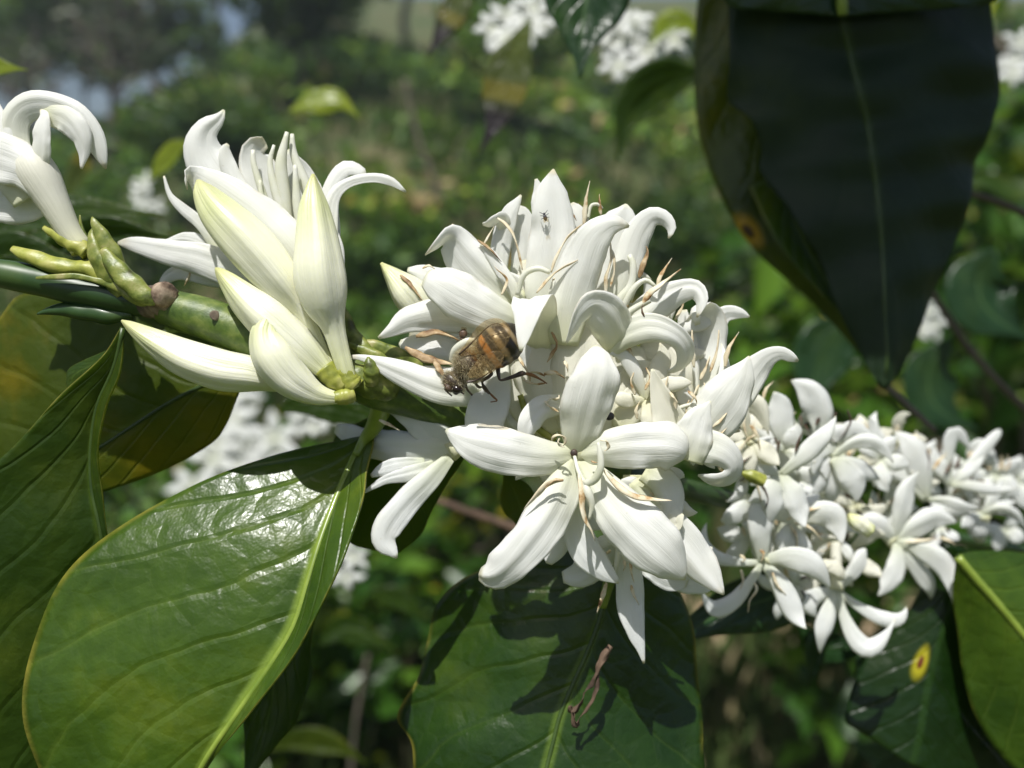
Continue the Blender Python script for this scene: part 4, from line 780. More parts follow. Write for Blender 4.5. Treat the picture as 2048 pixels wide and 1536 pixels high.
anther(f, [(1388, 735, 30), (1386, 700, 28), (1384, 660, 30)], 10, M_ANTH, tw=3)
anther(f, [(1400, 760, 34), (1412, 735, 32), (1420, 712, 34)], 11, M_ANTH, tw=3)
anther(f, [(1420, 745, 30), (1434, 700, 30), (1438, 660, 34)], 9, M_ANTH, tw=3)
anther(f, [(1450, 735, 40), (1456, 700, 38), (1478, 664, 38)], 11, M_ANTH, tw=2)
anther(f, [(1398, 770, 24), (1392, 782, 22), (1380, 812, 20)], 8, fil=[(1340, 830, 30, 8), (1362, 815, 22, 9), (1385, 808, 20, 7)])
anther(f, [(1412, 858, -2), (1438, 842, -8), (1460, 818, -8)], 12, M_ANTH)
anther(f, [(1412, 884, 0), (1438, 870, -4), (1458, 852, -4)], 7, M_ANTH)
# --- THE THROAT FLOWER in front
f = flower('front blossom facing the viewer with a dark throat, widest open of all', (1152, 912, -20))
Z = -30
petal(f, [(1152, 906, Z + 26, 41), (1160, 860, Z + 6, 84), (1174, 800, Z - 16, 108), (1190, 748, Z - 26, 100), (1194, 712, Z - 22, 63), (1190, 692, Z - 14, 13)], .24, ruf=.05, mm=17, n=28)
petal(f, [(1158, 908, Z + 26, 37), (1205, 900, Z + 8, 73), (1265, 893, Z - 8, 99), (1325, 893, Z - 10, 99), (1356, 900, Z - 2, 78), (1372, 910, Z + 8, 20)], .24, ruf=.05, mm=17, n=28)
petal(f, [(1146, 910, Z + 26, 41), (1090, 915, Z + 6, 76), (1020, 905, Z - 10, 97), (955, 888, Z - 14, 82), (915, 872, Z - 6, 48), (892, 860, Z + 2, 7)], .22, ruf=.05, mm=17, n=28)
petal(f, [(1148, 918, Z + 26, 37), (1122, 985, Z + 6, 82), (1080, 1055, Z - 14, 100), (1035, 1112, Z - 16, 89), (1000, 1143, Z - 8, 78), (976, 1152, Z - 4, 54), (960, 1148, Z + 2, 28)], .26, ruf=.05, mm=17, n=28)
petal(f, [(1158, 918, Z + 26, 37), (1200, 975, Z + 6, 80), (1255, 1040, Z - 16, 115), (1310, 1092, Z - 20, 121), (1342, 1124, Z - 10, 93), (1362, 1148, Z, 40), (1370, 1158, Z + 4, 7)], .26, ruf=.05, mm=17, n=28)
ctube(f, [(1149, 908, Z + 18, 64), (1150, 905, Z + 36, 40), (1156, 895, Z + 80, 34), (1170, 880, Z + 130, 34)], 'corolla_tube')
V, F, U = tube([(1148, 906, Z + 16, 6), (1148, 906, Z + 13, 15), (1148, 906, Z + 11, 4)], 12, 6, seed=nx()); part('throat', mesh_from('throat', V, F, U), M_ANTH_DK, f)  # dark plug; the shade of the hollow throat is put into its colour
style(f, [(1149, 912, Z + 14, 7), (1156, 940, Z - 8, 9), (1168, 965, Z - 24, 12), (1176, 985, Z - 32, 18), (1184, 1010, Z - 32, 12), (1178, 1040, Z - 30, 4)])
style(f, [(1170, 968, Z - 26, 16), (1190, 958, Z - 36, 17), (1201, 935, Z - 44, 15), (1200, 905, Z - 44, 12), (1196, 885, Z - 42, 6)])
anther(f, [(1158, 948, Z - 24), (1164, 990, Z - 34), (1166, 1030, Z - 38), (1178, 1050, Z - 38), (1190, 1082, Z - 34)], 15, M_ANTH, tw=1.5)
anther(f, [(1208, 940, Z - 18), (1232, 968, Z - 28), (1262, 990, Z - 34), (1300, 998, Z - 32), (1343, 1001, Z - 26)], 14, M_ANTH, tw=1)
anther(f, [(1127, 960, Z - 28), (1098, 965, Z - 34), (1078, 985, Z - 34), (1048, 1018, Z - 28)], 14, M_ANTH, tw=1)
anther(f, [(1126, 962, Z - 38), (1108, 963, Z - 40), (1090, 976, Z - 40)], 7, M_ANTH_BR)
anther(f, [(1104, 882, Z - 24), (1108, 872, Z - 32), (1122, 871, Z - 36), (1132, 882, Z - 36), (1124, 894, Z - 32)], 8, M_ANTH, tw=5)
anther(f, [(1120, 876, Z - 34), (1116, 886, Z - 36), (1130, 896, Z - 32)], 7, M_ANTH, tw=5)
anther(f, [(1200, 880, Z - 36), (1212, 882, Z - 38), (1217, 896, Z - 36), (1208, 902, Z - 34)], 8, M_ANTH, tw=5)
anther(f, [(1182, 922, Z - 8), (1190, 925, Z - 10), (1198, 924, Z - 12)], 5, M_ANTH_BR)
# --- petal curling left above it
f = flower('half hidden blossom between the bee and the throat flower, a bent petal hanging from it', (1130, 815, 20))
petal(f, [(1150, 800, 24, 30), (1118, 808, 2, 44), (1082, 818, -16, 52), (1058, 845, -26, 50), (1052, 872, -24, 34), (1058, 891, -20, 8)], .18, curl=.1, n=26)
anther(f, [(1090, 802, -20), (1098, 812, -24), (1118, 824, -24)], 7, tw=4)
anther(f, [(1092, 808, -22), (1100, 798, -24), (1116, 798, -22), (1118, 790, -20)], 7, tw=4)
# --- bee's flower
f = flower('white petals under the bee, reaching left to the branch node', (985, 790, 20))
petal(f, [(1000, 780, 20, 40), (945, 786, 6, 56), (880, 776, -6, 68), (815, 750, -8, 56), (765, 730, -6, 34), (725, 716, -2, 14), (694, 714, 4, 8)], .16, curl=.08, n=28)
petal(f, [(996, 690, 34, 40), (990, 740, 16, 60), (984, 790, 4, 80), (970, 840, 0, 90), (958, 880, 4, 60)], .14)
petal(f, [(980, 755, 10, 24), (930, 752, 4, 30), (880, 742, 8, 22), (830, 738, 12, 10)], .12)
anther(f, [(810, 695, 14), (840, 712, 8), (870, 722, 4), (905, 728, 2)], 18, M_ANTH_BR, tw=.6)
anther(f, [(868, 718, -8), (878, 738, -14), (895, 758, -18)], 13, M_ANTH_BR, tw=1)
# --- flower seen from behind, lower left
f = flower('blossom turned away at the lower left of the cluster, petals hanging down', (900, 905, 70))
petal(f, [(905, 905, 76, 34), (870, 865, 82, 72), (825, 822, 92, 76), (785, 798, 104, 54), (750, 790, 110, 20)], .14, M_PET_B, curl=.06)
petal(f, [(912, 902, 70, 30), (860, 900, 84, 62), (800, 897, 110, 72), (740, 888, 150, 62), (700, 868, 165, 44), (672, 856, 170, 20)], .22, M_PET_B, curl=.1)
petal(f, [(900, 915, 66, 24), (862, 955, 60, 46), (812, 1005, 54, 58), (776, 1052, 50, 62), (770, 1082, 48, 52), (786, 1104, 46, 24), (794, 1116, 46, 4)], .16, M_PET_B, curl=.05)
petal(f, [(870, 935, 80, 34), (820, 948, 80, 34), (770, 960, 80, 20), (726, 986, 80, 4)], .1, M_PET_B)
petal(f, [(850, 925, 84, 20), (800, 932, 84, 36), (765, 940, 84, 28), (742, 952, 84, 8)], .1, M_PET_B)
ctube(f, [(900, 905, 64, 40), (930, 885, 80, 30), (970, 865, 110, 26), (1010, 845, 140, 26)])
anther(f, [(758, 840, 60), (780, 850, 58), (800, 862, 58)], 9)
# --- flowers below
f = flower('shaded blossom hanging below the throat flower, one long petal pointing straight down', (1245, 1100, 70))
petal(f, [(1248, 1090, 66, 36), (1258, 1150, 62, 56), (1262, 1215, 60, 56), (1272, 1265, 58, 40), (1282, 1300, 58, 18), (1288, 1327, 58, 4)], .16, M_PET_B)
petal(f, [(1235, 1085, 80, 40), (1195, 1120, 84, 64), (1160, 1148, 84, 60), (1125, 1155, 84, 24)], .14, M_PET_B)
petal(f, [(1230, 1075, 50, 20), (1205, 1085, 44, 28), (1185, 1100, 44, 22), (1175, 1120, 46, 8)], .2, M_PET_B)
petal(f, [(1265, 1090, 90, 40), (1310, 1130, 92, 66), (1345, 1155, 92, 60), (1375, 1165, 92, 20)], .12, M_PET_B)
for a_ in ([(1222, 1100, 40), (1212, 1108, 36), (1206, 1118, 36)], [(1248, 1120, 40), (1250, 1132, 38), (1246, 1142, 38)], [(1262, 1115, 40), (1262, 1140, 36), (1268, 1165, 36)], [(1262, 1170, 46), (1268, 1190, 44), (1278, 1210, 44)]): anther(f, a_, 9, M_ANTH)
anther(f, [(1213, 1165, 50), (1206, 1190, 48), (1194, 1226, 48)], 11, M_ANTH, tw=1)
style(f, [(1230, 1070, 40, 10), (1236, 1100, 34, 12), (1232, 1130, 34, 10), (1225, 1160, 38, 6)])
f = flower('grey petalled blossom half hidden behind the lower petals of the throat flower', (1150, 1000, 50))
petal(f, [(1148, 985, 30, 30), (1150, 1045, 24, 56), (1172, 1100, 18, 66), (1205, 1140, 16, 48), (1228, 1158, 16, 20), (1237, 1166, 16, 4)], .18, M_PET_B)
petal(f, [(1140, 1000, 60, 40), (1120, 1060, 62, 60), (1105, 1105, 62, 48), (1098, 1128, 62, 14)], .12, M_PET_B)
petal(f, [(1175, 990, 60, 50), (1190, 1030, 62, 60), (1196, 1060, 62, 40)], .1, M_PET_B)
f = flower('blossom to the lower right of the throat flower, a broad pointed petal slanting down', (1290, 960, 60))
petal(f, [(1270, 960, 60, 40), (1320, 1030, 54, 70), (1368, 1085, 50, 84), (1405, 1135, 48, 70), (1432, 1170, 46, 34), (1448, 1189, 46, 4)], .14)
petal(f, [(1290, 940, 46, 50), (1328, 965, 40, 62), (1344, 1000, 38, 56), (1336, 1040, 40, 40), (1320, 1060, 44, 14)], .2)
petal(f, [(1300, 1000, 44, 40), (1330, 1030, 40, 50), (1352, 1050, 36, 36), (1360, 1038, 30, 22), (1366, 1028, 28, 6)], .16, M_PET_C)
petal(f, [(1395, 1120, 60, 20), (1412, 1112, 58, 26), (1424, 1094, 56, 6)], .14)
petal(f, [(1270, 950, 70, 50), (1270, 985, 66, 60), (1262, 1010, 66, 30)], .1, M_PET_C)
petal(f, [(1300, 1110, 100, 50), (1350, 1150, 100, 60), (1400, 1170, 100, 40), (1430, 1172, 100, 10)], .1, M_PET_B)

# --- crowded blossoms filling the sharp cluster: narrow petals and stamens standing in the gaps
GCR = 'white coffee flowers'
def spray(label, c, pets, sts):
    f = flower(label, c, GCR)
    for (tx, ty, w_, z, *md) in pets: qpetal(f, c, (tx, ty, z), w_, md[0] if md else None, 8, random.Random(tx + ty).choice([M_PET, M_PET, M_PET_C]), .2, n=22, mm=9, curl=.08)
    for s in sts: anther(f, [(*q, c[2] - 26) if len(q) == 2 else q for q in s], 9, M_ANTH, tw=3)
spray('blossom crowded in at the top middle, narrow petals behind the diagonal one', (1150, 640, 60), [(1128, 410, 46, 80, (1132, 520)), (1182, 470, 36, 70, (1178, 560)), (1075, 470, 40, 90, (1098, 560)), (1010, 520, 30, 70, (1070, 590)), (1290, 540, 34, 70, (1230, 560))], [[(1130, 600), (1140, 560), (1136, 530)], [(1175, 640), (1190, 600), (1188, 560)]])
spray('blossom crowded in above the bee, small petals under the wide left one', (1000, 670, 50), [(880, 640, 40, 40, (930, 670)), (920, 600, 36, 60), (1060, 740, 44, 40, (1040, 700)), (842, 596, 34, 70, (900, 620)), (960, 560, 34, 60)], [[(940, 640), (952, 622), (958, 600)], [(980, 650), (975, 620), (985, 600)]])
spray('blossom crowded in right of the heart, curled narrow petals over the star folded one', (1290, 800, 30), [(1230, 700, 40, 20, (1262, 730)), (1332, 690, 44, 30, (1318, 740)), (1386, 770, 40, 20, (1340, 770)), (1225, 790, 36, 20, (1250, 800)), (1310, 880, 40, 20)], [[(1290, 780), (1300, 755), (1292, 735)], [(1310, 790), (1330, 775), (1336, 752)], [(1270, 790), (1262, 765), (1268, 745)]])
spray('blossom crowded in between the round cupped petal and the curling lower one', (1400, 860, 50), [(1352, 742, 36, 50, (1370, 800)), (1455, 690, 34, 70, (1440, 780)), (1480, 870, 40, 40, (1440, 850)), (1420, 940, 44, 50), (1380, 930, 40, 50)], [[(1400, 820), (1412, 790), (1408, 765)], [(1425, 840), (1440, 815), (1448, 790)], [(1380, 850), (1372, 825), (1378, 800)]])
spray('blossom crowded in under the right petal of the throat flower', (1290, 980, 80), [(1240, 960, 34, 60), (1370, 960, 40, 60, (1340, 950)), (1386, 1040, 44, 70, (1350, 1010)), (1280, 1060, 44, 80), (1220, 1000, 30, 60)], [[(1300, 985), (1320, 1000), (1330, 1020)], [(1285, 1000), (1290, 1020), (1284, 1040)]])
spray('blossom crowded in left of the throat flower behind its left petal', (1080, 900, 70), [(1010, 830, 40, 70, (1040, 850)), (960, 860, 36, 80, (1010, 880)), (1030, 960, 40, 80), (1110, 980, 40, 80), (1085, 800, 34, 70)], [])
spray('blossom crowded in at the upper right behind the spreading filaments', (1310, 680, 80), [(1340, 560, 30, 90, (1336, 620)), (1430, 640, 34, 90, (1390, 650)), (1300, 540, 26, 80, (1300, 600)), (1260, 600, 30, 70), (1420, 720, 40, 90)], [[(1330, 640), (1338, 610), (1334, 590)], [(1350, 640), (1366, 610), (1368, 585)]])
# ================================================================== RIGHT HAND BLOSSOMS, slightly out of focus
GR = 'white coffee flowers'
def side_flower(label, c, pets, stam=(), tubeto=None, m=M_PET_B):
    dz = max(0, c[0] - 1480) * .75; c = (c[0], c[1], c[2] + dz); pets = [(*p[:3], (p[3] if len(p) > 3 and p[3] is not None else c[2] - 10 - dz) + dz, *p[4:]) for p in pets]
    f = flower(label, c, GR)
    for p in pets:
        w_ = p[2]; z = p[3] if len(p) > 3 and p[3] is not None else c[2] - 10; mid = p[4] if len(p) > 4 else None; cs = p[5] if len(p) > 5 else c[:2]
        qpetal(f, (cs[0], cs[1], c[2]), (p[0], p[1], z), w_, mid, 10, m, .16, curl=.06)
    if tubeto: ctube(f, [(*c[:2], c[2] + 2, 30), ((c[0] + tubeto[0]) / 2, (c[1] + tubeto[1]) / 2, c[2] + 20, 22), (tubeto[0], tubeto[1], c[2] + 40, 20)])
    for s in stam:
        dark = len(s) > 1 and s[-1] == 'd'; pts = [q for q in s if q != 'd']
        anther(f, [(*q, c[2] - 22) for q in pts], 6 if dark else 8, M_ANTH_DK if dark else M_ANTH, tw=2)
    return f
side_flower('cream hearted blossom with an arched petal just right of the sharp cluster', (1500, 880, 330), [(1538, 868, 46, 310, (1500, 806), (1440, 850)), (1452, 790, 40, None, (1478, 820)), (1440, 930, 40), (1560, 930, 44), (1500, 955, 36)], [[(1488, 830), (1490, 860), (1500, 890)], [(1500, 850), (1515, 870), (1520, 900)], [(1526, 800), (1532, 778), (1548, 762)], [(1470, 905), (1480, 925), (1505, 910), 'd'], [(1515, 870), (1495, 880), (1480, 900)]], (1490, 960), M_PET_C)
side_flower('grey diamond petalled blossom at the top of the right hand group', (1570, 900, 360), [(1552, 783, 74, 350, (1562, 835)), (1600, 850, 40), (1510, 880, 36), (1630, 930, 40)], [[(1540, 885), (1538, 900), (1535, 915), 'd'], [(1560, 880), (1556, 898), (1553, 915), 'd'], [(1548, 875), (1556, 888), (1552, 900), 'd']])
side_flower('white blossom whose upper petal bends to a sharp left pointing tip', (1640, 890, 380), [(1580, 762, 64, 360, (1632, 805)), (1700, 850, 40), (1655, 960, 34)], [[(1600, 830), (1603, 845), (1600, 855), 'd'], [(1610, 850), (1618, 862), (1624, 870), 'd'], [(1632, 850), (1638, 835), (1640, 845), 'd']])
side_flower('blossom sending one long narrow petal up to the right in the right hand group', (1560, 950, 300), [(1678, 838, 44, 280, (1625, 895)), (1552, 1055, 60, 290, (1545, 990)), (1490, 920, 34), (1500, 1010, 40), (1600, 1060, 60, 300, (1590, 1000))], [[(1520, 965), (1530, 980), (1536, 1000), (1528, 1020), 'd'], [(1510, 950), (1518, 980), (1522, 1005)], [(1590, 905), (1598, 880), (1606, 860), 'd']])
side_flower('blossom with a small triangular petal tip folded toward the viewer', (1680, 905, 350), [(1630, 955, 54, 320, (1640, 905)), (1745, 872, 42, None, (1700, 860)), (1660, 1010, 60, 360, (1672, 950)), (1600, 1010, 60, 360, (1630, 960))], [[(1668, 858), (1656, 868), (1672, 888), 'd'], [(1695, 820), (1702, 840), (1692, 862), (1678, 880), 'd'], [(1672, 824), (1668, 838), (1664, 842), 'd']])
side_flower('blossom with a thin petal arching right across the right hand group', (1665, 915, 340), [(1787, 928, 34, 330, (1735, 882)), (1720, 1000, 60, 360, (1700, 955)), (1760, 960, 50, 380)], [])
side_flower('lower middle blossom of the right hand group, star shaped with an open centre', (1525, 1125, 340), [(1512, 985, 62, 320, (1520, 1055)), (1410, 1050, 34, 330, (1425, 1110)), (1664, 1168, 62, 320, (1600, 1120)), (1405, 1185, 42, 330, (1450, 1215)), (1592, 1268, 50, 330, (1575, 1195)), (1440, 1040, 44, 350, (1470, 1030), (1500, 990))], [[(1520, 1100), (1528, 1108), (1522, 1124)], [(1480, 1110), (1490, 1118), (1484, 1124)], [(1508, 1165), (1514, 1180), (1500, 1200), (1496, 1225)], [(1545, 1145), (1555, 1170), (1572, 1190)], [(1482, 1140), (1486, 1160), (1480, 1180)]], (1540, 1090))
side_flower('blossom at the centre right with a rounded lit petal and straight pale stamens', (1590, 1045, 350), [(1686, 1085, 66, 330, (1655, 1030)), (1618, 1120, 46, 340, (1600, 1090)), (1560, 1110, 50), (1530, 1010, 40), (1640, 990, 50, 370)], [[(1574, 1040), (1610, 1022), (1650, 1012), (1672, 1002)], [(1590, 1045), (1620, 1055), (1645, 1082)], [(1580, 1050), (1594, 1075), (1592, 1105)]])
side_flower('side facing blossom low in the right hand group, petals curling up at their tips', (1672, 1180, 400), [(1636, 1306, 40, 380, (1652, 1240)), (1782, 1252, 46, 370, (1725, 1292)), (1814, 1205, 34, 380, (1775, 1240)), (1720, 1090, 36, 400, (1715, 1130)), (1598, 1238, 44, 410, (1622, 1200))], [], (1672, 1085))
side_flower('blossom with a pale green bud tip at its left in the right hand group', (1790, 1085, 430), [(1818, 940, 52, 410, (1806, 1010)), (1706, 1046, 50, 420, (1755, 1050)), (1752, 1192, 54, 420, (1790, 1140)), (1926, 1196, 54, 400, (1870, 1115)), (1906, 1030, 62, 430, (1850, 1045)), (1872, 1190, 44, 460, (1845, 1150))], [[(1810, 1085), (1850, 1080), (1880, 1078)], [(1880, 1075), (1900, 1082), (1912, 1092)]], (1760, 1060))
side_flower('blossom high at the right with a broad upright petal', (1852, 1000, 470), [(1800, 858, 60, 450, (1835, 920)), (1728, 992, 54, 460, (1775, 940)), (1738, 830, 34, 480, (1755, 880), (1790, 940)), (1955, 1032, 26, 440, (1905, 1005)), (1838, 860, 34, 500)], [[(1852, 900), (1858, 920), (1854, 950), 'd'], [(1866, 940), (1880, 920), (1895, 905)]])
side_flower('blossom at the right with a petal arching over a yellow green spot', (1900, 970, 520), [(1945, 905, 34, 500, (1905, 870)), (2032, 992, 30, 480, (1960, 975)), (2003, 860, 30, 560, (1975, 890)), (1972, 918, 26, 520), (1860, 900, 36)], [[(1910, 940), (1918, 920), (1918, 905), 'd'], [(1890, 950), (1900, 930), (1906, 915), 'd']])
side_flower('rightmost blossom pointing right on a green calyx', (1965, 1030, 520), [(2055, 1052, 30, 490, (2010, 1020)), (2010, 962, 30, 520), (1950, 1080, 60, 530), (2030, 1000, 24, 520), (1920, 1050, 40)], [], (1960, 1080))
side_flower('bluish out of focus blossom at the right edge behind the others', (2030, 960, 900), [(2040, 910, 40), (2090, 960, 50), (1990, 930, 40), (2000, 1000, 44), (2060, 1020, 44)], [])
side_flower('bluish out of focus blossom low at the right edge', (2010, 1060, 800), [(1990, 1100, 36), (2050, 1080, 40), (1960, 1060, 30), (2040, 1030, 30)], [])
side_flower('small white blossom tucked between the diamond petal and the lit one', (1590, 960, 420), [(1560, 890, 40), (1640, 940, 46), (1620, 1010, 50), (1545, 990, 44), (1500, 960, 40)], [])
side_flower('blossom filling the gap in the upper right hand group, petals upright', (1760, 920, 450), [(1740, 832, 32), (1790, 870, 40), (1712, 880, 36), (1770, 985, 44), (1820, 930, 40)], [])
q_ = random.Random(91)
q2_ = random.Random(17)
LBL = ['wilting narrow petalled blossom', 'half open blossom', 'small crumpled blossom', 'blossom with thin reflexed petals']
WH = ['beneath the arched cream hearted one', 'left of the side facing one', 'between the diamond petalled and the folded tip ones', 'over the pale bud', 'under the long narrow petal', 'right of the triangular tip', 'above the star shaped open one', 'right of the rounded lit petal', 'below the broad upright petal', 'at the centre of the far right group', 'on top of the right hand group', 'low between the two lowest blossoms', 'against the green calyx at the far right', 'under the arched petal at the far right', 'left of the pale green bud', 'beside the lit leaf at the right']
for i, (x, y) in enumerate([(1480, 930), (1620, 1120), (1600, 860), (1710, 1010), (1580, 1010), (1700, 930), (1560, 1060), (1700, 1100), (1810, 950), (1900, 1000), (1800, 880), (1590, 1170), (1940, 980), (1940, 930), (1660, 1070), (1880, 1050)]):
    a0 = q_.uniform(0, 6.28); z = 380 + (x - 1450) * .42; pets = []
    for k in range(5):
        a = a0 + 1.257 * k + q_.uniform(-.25, .25); L = q_.uniform(60, 95) * (1 - (x - 1450) * .0003); tw_ = q_.uniform(-.5, .5)
        pets.append((x + L * math.cos(a), y + L * math.sin(a) * q_.uniform(.7, 1), q_.uniform(24, 38), z - q_.uniform(-30, 40), (x + .55 * L * math.cos(a + tw_), y + .55 * L * math.sin(a + tw_))))
    sts = []
    for k in range(4):
        a = a0 + 1.5 * k + .5; L = q_.uniform(24, 48); s = [(x + L * .4 * math.cos(a), y + L * .4 * math.sin(a)), (x + L * .8 * math.cos(a + .2), y + L * .8 * math.sin(a + .2)), (x + L * math.cos(a + .6), y + L * math.sin(a + .6))]; sts.append(s + (['d'] if q_.random() < .6 else []))
    side_flower(LBL[i % 4] + ' ' + WH[i] , (x, y, z), pets, sts, None, q_.choice([M_PET_B, M_PET_B, M_PET_C]))
bud('tiny yellow bud among the right hand blossoms', [(1528, 962, 290, 26), (1512, 955, 290, 28), (1498, 950, 290, 24), (1484, 946, 290, 8)], m=M_CALYX)
bud('pale green bud beside the blossom in the right hand group', [(1740, 1062, 410, 30), (1722, 1050, 408, 34), (1708, 1040, 406, 30), (1698, 1028, 406, 10)])
leaf1('small green leaf showing between two right hand blossoms', [(1735, 1010, 520), (1726, 980, 520), (1718, 950, 520), (1724, 915, 520)], 44, M_LEAF_M, GF)
leaf1('green leaf under the upper right hand blossoms', [(1720, 1020, 900), (1770, 1010, 900), (1820, 1015, 900), (1880, 1050, 900)], 60, M_LEAF_M, GF)
for i, (lb, x, y) in enumerate([('blossom peeping out left of the diamond petal', 1520, 880), ('blossom peeping out under the folded triangular tip', 1640, 990), ('blossom peeping out behind the lower star shaped one', 1500, 1080), ('blossom peeping out above the side facing one', 1650, 1130), ('blossom peeping out right of the pale green bud', 1770, 1020), ('blossom peeping out behind the broad upright petal', 1830, 930), ('blossom peeping out at the lower right of the group', 1850, 1110), ('blossom peeping out high over the far right calyx', 1990, 950), ('blossom peeping out beside the narrow twisted leaf', 1730, 960), ('blossom peeping out at the top between two arched petals', 1720, 880)]):
    a0 = q2_.uniform(0, 6.28); z = 470 + (x - 1450) * .42
    side_flower('white ' + lb, (x, y, z), [(x + q2_.uniform(65, 90) * math.cos(a0 + 1.257 * k), y + q2_.uniform(50, 80) * math.sin(a0 + 1.257 * k), q2_.uniform(28, 42), z - q2_.uniform(-30, 40)) for k in range(5)], [[(x + 10 * k, y - 8), (x + 14 * k, y - 26), (x + 12 * k, y - 40)] for k in (-1, 1, 2)], None, M_PET_C if i % 3 == 0 else M_PET_B)
# ================================================================== BLURRED BLOSSOM CLUMPS far behind
def clump(label, c, spread, nfl, size, seed, m=M_PET_B):
    q = random.Random(seed); parts = []; t = thing('blossom_clump', label, 'blossom clump', P(*c), 'blurred blossom clumps')
    for i in range(nfl):
        fx = c[0] + q.gauss(0, spread[0] * .5); fy = c[1] + q.gauss(0, spread[1] * .5); fz = c[2] + q.uniform(-60, 60); a0 = q.uniform(0, 6.28); tilt = q.uniform(.5, 1)
        for k in range(5):
            a = a0 + k * 1.257 + q.uniform(-.2, .2); L = size * q.uniform(.8, 1.15); tx = fx + math.cos(a) * L; ty = fy + math.sin(a) * L * tilt; tz = fz - q.uniform(-.4, .5) * L
            V, F, U = ribbon(qp((fx, fy, fz), (tx, ty, tz), size * .42, None, size * .15), .15, n=8, m=5, seed=seed * 100 + i * 5 + k); parts.append((V, F, U))
    V, F, U = join(parts); part('petals', mesh_from('petals', V, F, U), m, t)
clump('blurred white blossoms left of the large glossy leaf, behind the buds', (440, 880, 9000), (110, 100), 20, 60, 1)
clump('small white blur of blossoms between the buds and the pale back flower', (610, 850, 3520), (40, 60), 6, 40, 2)
clump('white blurred blossoms under the edge of the glossy leaf', (690, 1120, 3740), (34, 55), 6, 38, 3)
clump('white blurred blossoms at the top edge, left of the dark leaf tip', (1055, 30, 3740), (80, 70), 12, 44, 4)
clump('large white blurred blossom group hanging at the upper right of the middle', (1245, 100, 3740), (80, 62), 15, 46, 5)
clump('pale blossoms at the top right corner behind the very large leaf', (2030, 120, 4840), (34, 110), 4, 40, 7)
clump('dim blossoms in the shade right of the leaf point', (1850, 650, 5720), (60, 60), 6, 40, 8)
clump('faint white blossoms behind the thin stamens at the left', (300, 400, 5720), (40, 50), 5, 26, 10)
# ================================================================== THE BEE
def fur(base, nrm, L, wd, m, name, par, q, lay=None):
    k = len(base); d = unit(nrm + .45 * q.normal(size=(k, 3)) + (lay if lay is not None else 0)); s = unit(np.cross(d, q.normal(size=(k, 3)))); L = (L * q.uniform(.6, 1.3, k))[:, None]
    V = np.stack([base - s * wd, base + s * wd, base + d * L * .6 + s * wd * .6 + d * 0, base + d * L], 1).reshape(-1, 3); i = np.arange(k) * 4
    F = np.concatenate([np.stack([i, i + 1, i + 2], 1), np.stack([i, i + 2, i + 3], 1)]).tolist()
    return part(name, mesh_from(name, V, F), m, par)
bee = thing('honeybee', 'striped honeybee clinging head down to the white petals, wing folded over its back', 'bee', P(975, 715, -60), None)
m, n, bs, out = mat("bee body"); uv = N(n, "UVMap"); sp = N(n, "SeparateXYZ"); n.links.new(uv.outputs[0], sp.inputs[0]); tc = N(n, "TexCoord")
u_ = math_(n, 'ADD', sp.outputs[0], math_(n, 'MULTIPLY', math_(n, 'SUBTRACT', noise(n, tc.outputs["Object"], 900, 2), .5), .006))
O = (.44, .19, .045); K = (.010, .007, .005); G_ = (.20, .15, .08); T_ = (.30, .22, .11)
c = ramp(n, u_, [(0, (.10, .06, .03)), (.10, (.05, .035, .02)), (.16, (.12, .09, .05)), (.34, (.10, .07, .035)), (.37, (.05, .025, .01)), (.42, (.26, .13, .04)), (.50, (.34, .16, .045)), (.53, K), (.56, (.10, .06, .03)), (.575, O), (.612, O), (.63, K), (.675, K), (.695, G_), (.725, G_), (.745, K), (.82, K), (.835, G_), (.855, G_), (.87, K), (.97, K), (1, (.10, .03, .015))][:20] + [])
e_ = c.node.color_ramp; e_.interpolation = 'LINEAR'
n.links.new(c, bs.inputs[0]); bs.inputs["Roughness"].default_value = .33; bs.inputs["Coat Weight"].default_value = .3; bs.inputs["Coat Roughness"].default_value = .25
b = N(n, "Bump"); b.inputs["Strength"].default_value = .3; b.inputs["Distance"].default_value = .0001; n.links.new(noise(n, tc.outputs["Object"], 2600, 3), b.inputs["Height"]); n.links.new(b.outputs[0], bs.inputs["Normal"])
M_BEE = m
bz = -62
body = [(897, 780, bz + 2, 10), (900, 775, bz, 34), (906, 766, bz, 50), (913, 758, bz + 1, 46), (918, 751, bz, 30), (924, 744, bz - 2, 48), (934, 735, bz - 4, 66), (946, 726, bz - 4, 64), (955, 721, bz, 40), (960, 718, bz + 1, 30), (968, 713, bz - 1, 58), (980, 705, bz - 3, 76), (996, 694, bz - 4, 84), (1012, 683, bz - 3, 82), (1026, 673, bz - 1, 68), (1038, 665, bz + 2, 44), (1046, 659, bz + 4, 14)]
rows = [[*P(*r[:3]), r[3] * SC(r[2])] for r in body]; A = catmull(rows, 72); cB = A[:, :3]; RB = A[:, 3] / 2; T, S, Nn = frames(cB)
nr = 28; a = np.linspace(0, 2 * math.pi, nr, endpoint=False); V = []; UV = []
for i in range(72):
    u = i / 71; seg = 1 + (.018 * np.sin((u - .42) / .085 * 2 * math.pi) if u > .45 else 0)
    V.append(cB[i] + S[i] * (RB[i] * seg * np.cos(a))[:, None] + Nn[i] * (RB[i] * .86 * seg * np.sin(a))[:, None]); UV += [(u, j / nr) for j in range(nr)]
V = np.vstack(V + [cB[:1], cB[-1:]]); UV += [(0, 0), (1, 0)]; kk = 72 * nr
F = [(i * nr + j, i * nr + (j + 1) % nr, (i + 1) * nr + (j + 1) % nr, (i + 1) * nr + j) for i in range(71) for j in range(nr)] + [(kk, (j + 1) % nr, j) for j in range(nr)] + [(kk + 1, 71 * nr + j, 71 * nr + (j + 1) % nr) for j in range(nr)]
